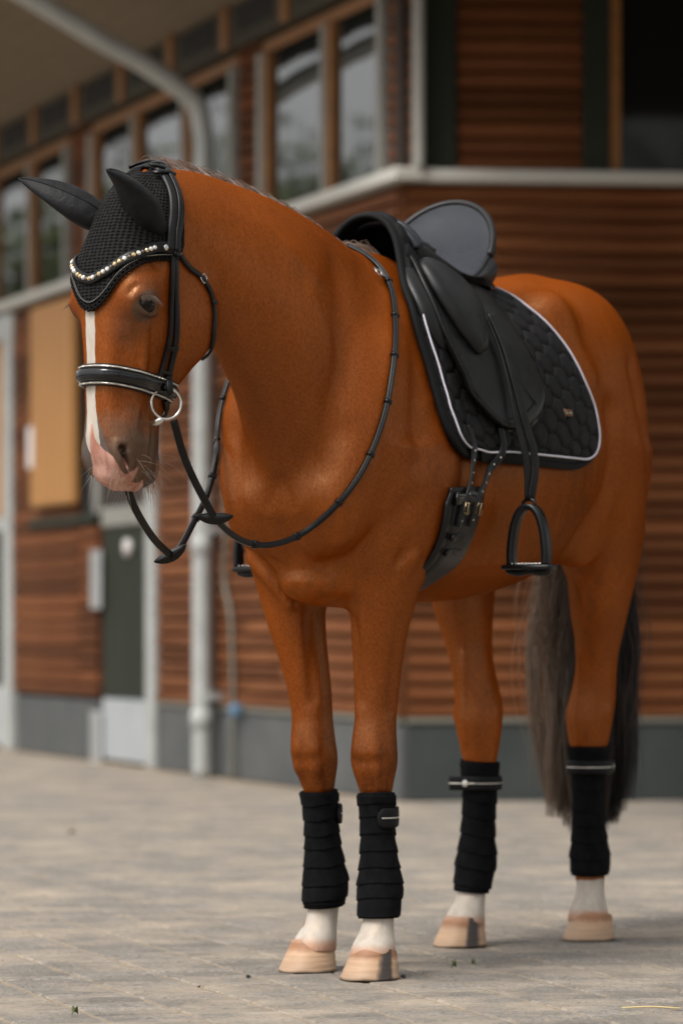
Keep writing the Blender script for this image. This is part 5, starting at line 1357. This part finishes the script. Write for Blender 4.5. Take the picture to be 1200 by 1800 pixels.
def boards(parent, dr, nr, a0, a1, z0, z1, out, pitch=.0742):
    """overlapping boards, each one its own piece, lower edge proud; long rows are made up of two lengths"""
    n = int(round((z1 - z0) / pitch)); p = (z1 - z0) / n
    prof = [(0, 0.0), (.028, .000), (.032, .005), (.031, p * .50), (.022, p * .80), (.008, p * .93), (.004, p * .985), (0, p * .985)]; k = len(prof)
    def piece(L_):
        V, Fs = [], []
        for e in (0, L_):
            for o_, z in prof: V.append(dr * e + nr * o_ + UZ * z)
        for i in range(k): j = (i + 1) % k; Fs.append((i, j, k + j, k + i))
        Fs += [tuple(range(k))[::-1], tuple(range(k, 2 * k))]
        me = mesh('board', V, Fs, False); bm = bmesh.new(); bm.from_mesh(me); bmesh.ops.recalc_face_normals(bm, faces=bm.faces); bm.to_mesh(me); bm.free()
        me.materials.append(M_BOARD); return me
    whole = piece(a1 - a0) if a1 - a0 < 3 else None
    for i in range(n):
        cuts = [a0, a1] if whole else [a0, a0 + (a1 - a0) * (.30, .58, .44, .72)[i % 4], a1]
        for q0, q1 in zip(cuts[:-1], cuts[1:]):
            o = put('board', whole or piece(q1 - q0 - .004), None, parent); o.location = Vector(dr * q0 + nr * (out + brd.uniform(-.003, .003)) + UZ * (z0 + i * p))
# walls (backing) with their boards
wl = wbox('wall', M_BACK, DL, NL, (-.02, 16.0), (-.25, -.002), (0, 2.78), bld)
wl2 = wbox('upper_wall', M_BACK, DL, NL, (-.01, 16.0), (-.40, -.055), (2.80, 4.05), bld)
wf = wbox('wall', M_BACK, DF, NF, (.0, 7.0), (-.25, -.002), (0, 2.78), bld)
wf2 = wbox('upper_wall', M_BACK, DF, NF, (-.02, 7.0), (-.30, -.03), (2.80, 4.6), bld)
for a0, a1 in ((.03, 4.12), (5.86, 7.55)): boards(wl, DL, NL, a0, a1, .375, 2.765, 0)
boards(wl, DL, NL, 5.42, 5.85, .375, 1.37, 0)
boards(wl, DL, NL, 8.6, 11.5, .375, 2.765, 0)
boards(wf, DF, NF, .012, 4.6, .375, 2.765, 0)
for a0, a1 in ((-.02, .31), (2.36, 2.72), (5.82, 6.26), (9.6, 10.1)): boards(wl2, DL, NL, a0, a1, 2.83, 4.0, -.053)
boards(wf2, DF, NF, .235, .80, 2.83, 4.55, -.028)
# corner board, plinths, weather bars, sills
wbox('corner_board', M_BOARD, DF, NF, (-.022, .010), (-.03, .026), (.375, 2.765), bld)
for a0, a1 in ((-.0, 4.14), (5.42, 7.50), (8.5, 12)): wbox('plinth', M_PLINTH, DL, NL, (a0, a1), (-.1, .022), (0, .345), bld, .006)
wbox('plinth', M_PLINTHF, DF, NF, (.004, 7.0), (-.1, .024), (0, .345), bld, .006)
for dr, nr, a in ((DF, NF, (.0, 7.0)), (DL, NL, (0.0, 4.13))): wbox('weather_bar', M_STRIP, dr, nr, a, (-.05, .035), (.347, .372), bld, .004)
wbox('sill', M_SILL, DL, NL, (-.10, 13.0), (-.12, .085), (2.770, 2.830), bld, .008)
wbox('sill', M_SILL, DF, NF, (.088, 7.0), (-.12, .085), (2.767, 2.826), bld, .008)
# upper corner post: pale board on the lit side, dark green on the front
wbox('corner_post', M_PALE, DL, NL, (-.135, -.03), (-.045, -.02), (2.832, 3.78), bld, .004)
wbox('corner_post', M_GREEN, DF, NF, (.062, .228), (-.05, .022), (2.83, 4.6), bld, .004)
wbox('post', M_GREEN, DF, NF, (.805, .925), (-.05, .022), (2.83, 4.6), bld, .004)
wn_ = thing_ = None
win = wbox('window', M_BROWNF, DF, NF, (.925, .975), (-.05, .012), (2.83, 4.6), bld, .003)
wbox('pane', M_GLASSD, DF, NF, (.975, 2.4), (-.05, -.020), (2.84, 4.58), win)
wbox('mullion', M_BROWNF, DF, NF, (2.4, 2.46), (-.05, .012), (2.83, 4.6), win)
# windows of the upper storey along the left wall
def window(a0, a1, mull):
    w = wbox('window', M_BROWNF, DL, NL, (a0, a1), (-.06, -.030), (3.66, 3.72), bld, .003)
    wbox('frame', M_PALE, DL, NL, (a0 - .0, a0 + .07), (-.06, .005), (2.832, 3.66), w, .004)
    wbox('frame', M_PALE, DL, NL, (a1 - .085, a1), (-.06, .005), (2.832, 3.66), w, .004)
    wbox('sash', M_BROWNF, DL, NL, (a1 - .155, a1 - .087), (-.06, -.008), (2.832, 3.658), w, .003)
    xs = [a0 + .07] + list(mull) + [a1 - .105]
    for q in mull:
        wbox('mullion', M_PALE, DL, NL, (q, q + .06), (-.06, .005), (2.832, 3.658), w, .004); wbox('sash', M_BROWNF, DL, NL, (q - .07, q - .002), (-.06, -.008), (2.832, 3.658), w, .003)
    for p, q in zip(xs[:-1], xs[1:]): wbox('pane', M_GLASS, DL, NL, (p + (.062 if p != xs[0] else .002), q - .072), (-.055, -.038), (2.834, 3.656), w)
window(.345, 2.32, [1.20])
window(2.76, 5.78, [3.70, 4.74])
window(6.30, 9.55, [7.25, 8.3])
wbox('head_beam', M_BEAM, DL, NL, (-.12, 13.0), (-.10, .03), (3.735, 3.95), bld, .006)
for k in range(10): wbox('rafter_shadow', M_BLACK, DL, NL, (.9 + 1.05 * k, 1.5 + 1.05 * k), (.02, .036), (3.80, 3.93), bld)  # flat black blocks painting the shadows between the rafter blocks
for k in range(10): wbox('rafter_block', M_BROWNF, DL, NL, (.60 + 1.05 * k, .72 + 1.05 * k), (.0, .050), (3.74, 3.96), bld, .004)
# roof overhang: underside in planks, closed above
roof = bpy.data.objects.new('roof', None); COL.objects.link(roof); roof.parent = bld
def slab(a0, a1, o0, o1, dr, nr, z0, rise, th, name, m, par):
    V = []
    for z in (0, th):
        for a, o_ in ((a0, o0), (a1, o0), (a1, o1), (a0, o1)): V.append(dr * a + nr * o_ + UZ * (z0 + rise * o_ + z))
    me = mesh(name, V, [(0, 1, 2, 3), (7, 6, 5, 4), (0, 4, 5, 1), (1, 5, 6, 2), (2, 6, 7, 3), (3, 7, 4, 0)], False)
    bm = bmesh.new(); bm.from_mesh(me); bmesh.ops.recalc_face_normals(bm, faces=bm.faces); bm.to_mesh(me); bm.free(); return put(name, me, m, par)
for k in range(9): slab(-.12, 14.0, -.05 + .135 * k, .08 + .135 * k, DL, NL, 3.96, .26, .03, 'soffit_plank', M_SOFF, roof)
slab(-.2, 14.2, -.1, 1.30, DL, NL, 4.02, .26, .12, 'roof_deck', M_BEAM, roof)
slab(-.2, 14.2, 1.22, 1.32, DL, NL, 3.86, .26, .24, 'fascia', M_BEAM, roof)
slab(-.35, 9.0, -.1, 5.6, DF, NF, 3.80, .0, .2, 'roof_deck', M_BEAM, roof)
# downpipe
tp = 2.93
pp = [DL * tp + NL * 1.34 + UZ * 4.17, DL * tp + NL * 1.16 + UZ * 4.065, DL * tp + NL * .70 + UZ * 3.815, DL * tp + NL * .26 + UZ * 3.575, DL * tp + NL * .14 + UZ * 3.48, DL * tp + NL * .11 + UZ * 3.36, DL * tp + NL * .11 + UZ * 3.0, DL * tp + NL * .11 + UZ * 2.0, DL * tp + NL * .11 + UZ * 1.0, DL * tp + NL * .11 + UZ * .0]
dp_ = MB().tube(spline(pp, 120), .052, 16).build('downpipe', M_ZINC, bld)
for z in (.30, 1.20, 2.35): MB().tube([DL * tp + NL * .11 + UZ * (z + q) for q in (-.05, -.04, .04, .05)], [.052, .062, .062, .052], 16).build('pipe_collar', M_ZINC, dp_)
for z in (.42, 1.28): wbox('pipe_bracket', M_HINGE, DL, NL, (tp - .10, tp + .09), (.02, .10), (z - .02, z + .02), dp_)
cond = spline([DL * 2.70 + NL * .05 + UZ * 1.55, DL * 2.70 + NL * .05 + UZ * 1.25, DL * 2.72 + NL * .05 + UZ * 1.0, DL * 2.62 + NL * .05 + UZ * .85, DL * 2.58 + NL * .05 + UZ * .6, DL * 2.58 + NL * .05 + UZ * 0.0], 50)
MB().tube(cond, .012, 10).build('water_pipe', M_STRIP, bld)
wbox('blue_tap_fitting', M_BLUE, DL, NL, (2.45, 2.52), (.03, .09), (.32, .39), bld, .015)
# stable half door with kick plate, frame posts
door = wbox('door', M_GREEN, DL, NL, (4.36, 5.32), (-.03, .016), (.37, 1.345), bld, .006)
wbox('kick_plate', M_KICK, DL, NL, (4.33, 5.33), (-.03, .022), (.02, .368), door, .004)
wbox('door_top_rail', M_PALE, DL, NL, (4.34, 5.34), (-.04, .03), (1.348, 1.46), door, .008)
MB().tube([DL * 4.72 + NL * .02 + UZ * 1.22, DL * 4.72 + NL * .05 + UZ * 1.22], .048, 20).build('round_knob', M_WHITE, door)
for z in (1.05, .12): wbox('hinge', M_HINGE, DL, NL, (5.30, 5.52), (.03, .05), (z - .17, z + .17), door, .006)
for a0, a1 in ((4.15, 4.31), (7.56, 7.78)): wbox('door_post', M_ZINC, DL, NL, (a0, a1), (-.06, .045), (.0, 2.74), bld, .006)
wbox('door_opening', M_BLACK, DL, NL, (4.31, 5.40), (-.06, -.035), (1.40, 2.70), bld)
wbox('door_head', M_PALE, DL, NL, (4.16, 5.42), (-.05, .035), (2.55, 2.74), bld, .006)
wbox('door', M_GREEN, DL, NL, (7.80, 8.48), (-.04, .01), (.40, 1.38), bld, .006)
wbox('upper_door', M_SHUT, DL, NL, (7.80, 8.48), (-.04, .01), (1.48, 2.62), bld, .006)
wbox('door_head', M_ZINC, DL, NL, (7.52, 8.6), (-.05, .05), (2.60, 2.75), bld, .006)
wbox('door_rail', M_ZINC, DL, NL, (7.79, 8.5), (-.05, .03), (1.385, 1.47), bld, .006)
wbox('kick_plate', M_KICK, DL, NL, (7.80, 8.48), (-.04, .016), (.02, .395), bld, .006)
# hatch with its varnished shutter folded back
hatch = wbox('hatch_opening', M_BLACK, DL, NL, (5.42, 5.84), (-.02, .012), (1.44, 2.70), bld)
wbox('hatch_frame', M_PALE, DL, NL, (5.42, 5.52), (-.02, .030), (1.42, 2.72), hatch, .004)
wbox('hatch_sill', M_GREEN, DL, NL, (5.42, 7.06), (-.02, .05), (1.38, 1.436), hatch, .004)
sh_o = DL * 6.84 + NL * .045; sdir = -DL; snor = NL
sh = MB().box(sh_o, sdir, snor, UZ, (0, 1.05), (.0, .04), (1.50, 2.72), .006).build('shutter', M_SHUT, bld, smooth_shade=False, fixn=True)
for k in range(6): MB().box(sh_o, sdir, snor, UZ, (.171 * k + .013, .171 * k + .174), (.0405, .046), (1.515, 2.705), .003).build('plank', M_SHUT, sh, smooth_shade=False, fixn=True)
wbox('shutter_bolt', M_WHITE, DL, NL, (6.76, 6.88), (.06, .10), (1.74, 2.0), bld, .01)
# ------------------------------------------------------------------ ground: a sheet to the horizon, brick paving over it
def paving_material(name, per_object):
    m = bpy.data.materials.new(name); m.use_nodes = True; nt = m.node_tree; b = nt.nodes['Principled BSDF']; L = nt.links.new
    ge = nd(nt, 'ShaderNodeNewGeometry')
    def noise(sc, det=5.0, ro=.6):
        n = nd(nt, 'ShaderNodeTexNoise', Scale=sc, Detail=det, Roughness=ro); L(ge.outputs['Position'], n.inputs['Vector']); return n.outputs[0]
    def mr(s_, a, c, d=0.0, e=1.0):
        r = nd(nt, 'ShaderNodeMapRange'); r.inputs[1].default_value = a; r.inputs[2].default_value = c; r.inputs[3].default_value = d; r.inputs[4].default_value = e; L(s_, r.inputs[0]); return r.outputs[0]
    def mix(f, x, y, bt='MIX'):
        q = nd(nt, 'ShaderNodeMix', data_type='RGBA', blend_type=bt)
        if hasattr(f, 'node'): L(f, q.inputs[0])
        else: q.inputs[0].default_value = f
        for i, v in ((6, x), (7, y)):
            if hasattr(v, 'node'): L(v, q.inputs[i])
            else: q.inputs[i].default_value = (*v, 1)
        return q.outputs[2]
    c = mix(mr(noise(7), .35, .65), (.205, .183, .160), (.300, .270, .236))
    if per_object:
        oi = nd(nt, 'ShaderNodeObjectInfo'); hs = nd(nt, 'ShaderNodeHueSaturation'); L(mr(oi.outputs['Random'], 0, 1, .78, 1.20), hs.inputs['Value']); L(c, hs.inputs['Color']); c = hs.outputs[0]
    c = mix(mr(noise(70, 6, .75), .42, .62), c, (.145, .132, .117))
    c = mix(mr(noise(2.6, 8, .72), .46, .66, 0, .75), c, (.420, .345, .265))          # drifted sand
    c = mix(mr(noise(240, 3, .7), .62, .70, 0, .8), c, (.40, .36, .30))
    c = mix(mr(noise(160, 3, .7), .64, .72, 0, .7), c, (.055, .048, .040))
    L(c, b.inputs['Base Color']); b.inputs['Roughness'].default_value = .88; b.inputs['Specular IOR Level'].default_value = .25
    bp = nd(nt, 'ShaderNodeBump', Strength=.9, Distance=.008); L(noise(110, 6, .7), bp.inputs['Height'])
    b2 = nd(nt, 'ShaderNodeBump', Strength=.35, Distance=.015); L(noise(22, 4), b2.inputs['Height']); L(bp.outputs[0], b2.inputs['Normal']); L(b2.outputs[0], b.inputs['Normal'])
    return m
M_PAVE, M_PAVEF = paving_material('worn_paving', True), paving_material('worn_paving_far', False)
M_SAND = mat('joint_sand', (.300, .235, .165), .95, .2, var=(9, (.20, .165, .12)), bump=(240, .7, .004))
gr = put('ground', mesh('ground', [(-150, -60, -.012), (150, -60, -.012), (150, 260, -.012), (-150, 260, -.012)], [(0, 1, 2, 3)], False), M_PAVEF); gr['kind'] = 'structure'
pv = put('paving', mesh('paving', [(-9, 4.0, -.0035), (9, 4.0, -.0035), (9, 26, -.0035), (-9, 26, -.0035)], [(0, 1, 2, 3)], False), M_SAND); pv['kind'] = 'structure'
BU, BV = np.array((.952, .307, 0)), np.array((-.307, .952, 0)); LU, LV, GAP, CH = .190, .092, .0075, .005
def brick_verts(c, h, tilt):
    V = []
    for f_, z in ((1.0, -.011), (1.0, h - CH), (None, h)):
        for su, sv in ((-1, -1), (1, -1), (1, 1), (-1, 1)):
            a, b = LU / 2 - GAP / 2 - (CH if f_ is None else 0), LV / 2 - GAP / 2 - (CH if f_ is None else 0)
            V.append(c + BU * su * a + BV * sv * b + UZ * (z + (tilt[0] * su + tilt[1] * sv if z > 0 - .009 else 0)))
    return V
BF = [(0, 1, 5, 4), (1, 2, 6, 5), (2, 3, 7, 6), (3, 0, 4, 7), (4, 5, 9, 8), (5, 6, 10, 9), (6, 7, 11, 10), (7, 4, 8, 11), (8, 9, 10, 11)]
br = np.random.default_rng(21); near_b, far_b = [], []
for i in range(-60, 70):
    for j in range(30, 300):
        c = BU * LU * (i + 0.0) + BV * LV * (j + (.5 if i % 2 else 0)); x, y = c[0], c[1]
        if not (4.2 < y < 25.0 and abs(x) < 4.2): continue
        if (np.array((x, y, 0)) - BCX) @ NF < .06 and (np.array((x, y, 0)) - BCX) @ NL < .06: continue
        (near_b if abs(x) < .0875 * y + .10 and y > 7.0 else far_b).append((y, c))
near_b.sort(key=lambda q: q[0]); far_b += near_b[300:]; near_b = near_b[:300]
var = []
for k in range(6):
    me = mesh('brick', brick_verts(ZERO, 0.0, br.normal(0, .0008, 2)), BF, False); me.materials.append(M_PAVE); var.append(me)
for y, c in near_b:
    o = put('brick', var[int(br.integers(0, 6))], None, pv); o.location = Vector(c + UZ * br.uniform(-.0018, .0004))
mb = MB()
for y, c in far_b: mb.add(brick_verts(c, br.uniform(-.0018, .0004), br.normal(0, .0008, 2)), BF)
fb = put('bricks_farther_off', mesh('bricks_farther_off', mb.V, mb.F, False), M_PAVEF, pv); fb['kind'] = 'stuff'
# loose bits on the paving
M_STRAW = mat('dry_straw', (.50, .38, .18), .6); M_LEAF = mat('green_leaf_scrap', (.075, .090, .025), .6); M_STONE = mat('dark_pebble', (.04, .038, .036), .8)
def gpt(px, py): Y = CAM_H * 7000 / (py - 1098); return np.array(((px - 600) / 7000 * Y, Y, 0))
a, b = gpt(1092, 1775), gpt(1196, 1776)
tag(MB().tube(spline([a + UZ * .004, (a + b) / 2 + UZ * .007, b + UZ * .004], 12), .0017, 6).build('straw', M_STRAW), 'long pale straw lying on the paving at lower right', 'straw')
def leaf(p, ln_, ang, lab):
    d = np.array((math.cos(ang), math.sin(ang), 0)); s__ = np.array((-d[1], d[0], 0)); G = []
    for t in np.linspace(0, 1, 9):
        w = ln_ * .28 * math.sin(math.pi * t) ** .8 + .0005; G.append([p + d * ln_ * (t - .5) + s__ * w * q + UZ * (.003 + .012 * abs(q) * math.sin(math.pi * t) + .006 * math.sin(3 * t)) for q in (-1, -.5, 0, .5, 1)])
    o = MB().grid(G).build('fallen_leaf', M_LEAF); o.modifiers.new('t', 'SOLIDIFY').thickness = .0008; return tag(o, lab, 'leaf', 'leaf scraps on the paving')
leaf(gpt(797, 1704), .015, .6, 'larger green leaf scrap between front and hind hooves'); leaf(gpt(832, 1699), .013, 2.2, 'smaller green leaf scrap just right of the larger one')
leaf(gpt(127, 1467), .034, .1, 'lone green leaf lying far left on the paving'); leaf(gpt(132, 1786), .018, .9, 'green leaf scrap at the lower left edge of the paving')
def pebble(p, r, lab):
    V, Fs = [], []; q = np.random.default_rng(int(p[0] * 1000) % 97 + 3)
    for i in range(6):
        for j in range(9):
            a, b_ = math.pi * i / 5, 2 * math.pi * j / 9; k = r * (1 + .18 * q.normal()) if 0 < i < 5 else r
            V.append(p + np.array((k * math.sin(a) * math.cos(b_), k * math.sin(a) * math.sin(b_), r * .7 + .7 * k * math.cos(a))))
    for i in range(5):
        for j in range(9): Fs.append((i*9 + j, i*9 + (j+1) % 9, (i+1)*9 + (j+1) % 9, (i+1)*9 + j))
    tag(MB().add(V, Fs).build('pebble', M_STONE), lab, 'pebble', 'dark pebbles by the hooves')
pebble(gpt(436, 1719), .0058, 'dark pebble lying left of the front hooves'); pebble(gpt(709, 1719), .006, 'dark pebble at the heel of the nearest front hoof')
pebble(gpt(350, 1736), .0035, 'tiny dark pebble on the paving at lower left')
# sandy grit lying in the joints and on the bricks
gq = np.random.default_rng(31); V, Fs = [], []
for k in range(5200):
    y = 7.0 + 6.5 * gq.uniform() ** 1.8; x = gq.uniform(-.095, .095) * y; r = gq.uniform(.0009, .0024) * (1.5 if gq.uniform() > .97 else 1); a = gq.uniform(0, 6.28); n0 = len(V)
    for q in range(4): V.append((x + r * math.cos(a + 1.571 * q), y + r * math.sin(a + 1.571 * q) * gq.uniform(.6, 1), -.0005))
    V.append((x, y, r * gq.uniform(.7, 1.2))); Fs += [(n0 + q, n0 + (q + 1) % 4, n0 + 4) for q in range(4)]
M_GRIT = mat('sandy_grit', (.36, .29, .21), .9, .2, var=(60, (.12, .10, .08)))
o = put('grit', mesh('grit', V, Fs, False), M_GRIT); tag(o, 'loose sandy grit scattered over the paving', 'grit', kind='stuff')
# ------------------------------------------------------------------ trees beside the building (they show in its windows)
M_BARK = mat('grey_bark', (.085, .070, .055), .9, .2, var=(6, (.055, .045, .035)), bump=(18, .8, .03), stretch=(1, 1, .3))
M_LEAVES = mat('tree_leaves', (.060, .085, .025), .55, .35, var=(2.2, (.095, .115, .035)))
tr = np.random.default_rng(9)
def tree(loc, h, r, lab):
    t = thing('broadleaf_tree', lab, 'tree', Matrix.Translation(Vector(loc)), 'trees beside the stable')
    mb = MB(); mb.tube(spline([(0, 0, -.1), (.1, 0, h * .25), (-.1, .1, h * .55), (0, 0, h * .85)], 20), np.linspace(.26, .06, 20), 10)
    for k in range(9):
        a = 2.4 * k; z0 = h * (.32 + .05 * k); mb.tube(spline([(0, 0, z0), (math.cos(a) * r * .4, math.sin(a) * r * .4, z0 + h * .10), (math.cos(a) * r * .8, math.sin(a) * r * .8, z0 + h * .16)], 8), np.linspace(.09, .02, 8), 6)
    mb.build('trunk', M_BARK, t)
    cl = tr.normal(0, 1, (60, 3)); cl /= np.linalg.norm(cl, axis=1)[:, None]; cl *= (tr.uniform(.25, 1, (60, 1)) ** .5) * np.array((r, r, h * .36)); cl[:, 2] += h * .66
    N_ = 5200; c = cl[tr.integers(0, 60, N_)] + tr.normal(0, r * .16, (N_, 3)); u = tr.normal(0, 1, (N_, 3)); u /= np.linalg.norm(u, axis=1)[:, None]; v = np.cross(u, tr.normal(0, 1, (N_, 3))); v /= np.linalg.norm(v, axis=1)[:, None]
    s_ = tr.uniform(.06, .13, (N_, 1)); V = np.stack([c - u * s_, c + v * s_ * .55, c + u * s_, c - v * s_ * .55], 1).reshape(-1, 3)
    put('crown', np_mesh('crown', V, np.arange(N_ * 4).reshape(-1, 4), False), M_LEAVES, t)
for i, (x, y, h, r) in enumerate(((-9.5, 36, 5.0, 1.7), (-14.5, 40, 6.2, 2.1), (-21, 46, 6.0, 2.6))):
    tree((x, y, 0), h, r, ('slim tree nearest the far end of the left wall', 'middle tree of the three beside the left wall', 'broadest tree at the back beside the left wall')[i])
first = None  # unseen row of trees, added round the yard to shut out low sky light
for k, (x, y) in enumerate(((13, 26), (13, 19.5), (13.5, 13), (13.5, 6.5), (13, 0), (9.5, -5.5), (4, -8.5), (-2.5, -9.5), (-9, -8.5))):
    if first is None:
        tree((x, y, 0), 12.0, 4.2, 'dense tree in the row round the open side of the yard')
        first = [o for o in bpy.data.objects if o.get('label', '').startswith('dense tree in the row')][0]; first['group'] = 'trees round the yard'
        continue
    c = first.copy(); COL.objects.link(c); c.matrix_world = Matrix.Translation((x, y, 0)) @ Matrix.Rotation(1.3 * k, 4, 'Z')
    c['label'] = 'dense tree in the row round the open side of the yard'
    for ch in first.children:
        d = ch.copy(); COL.objects.link(d); d.parent = c
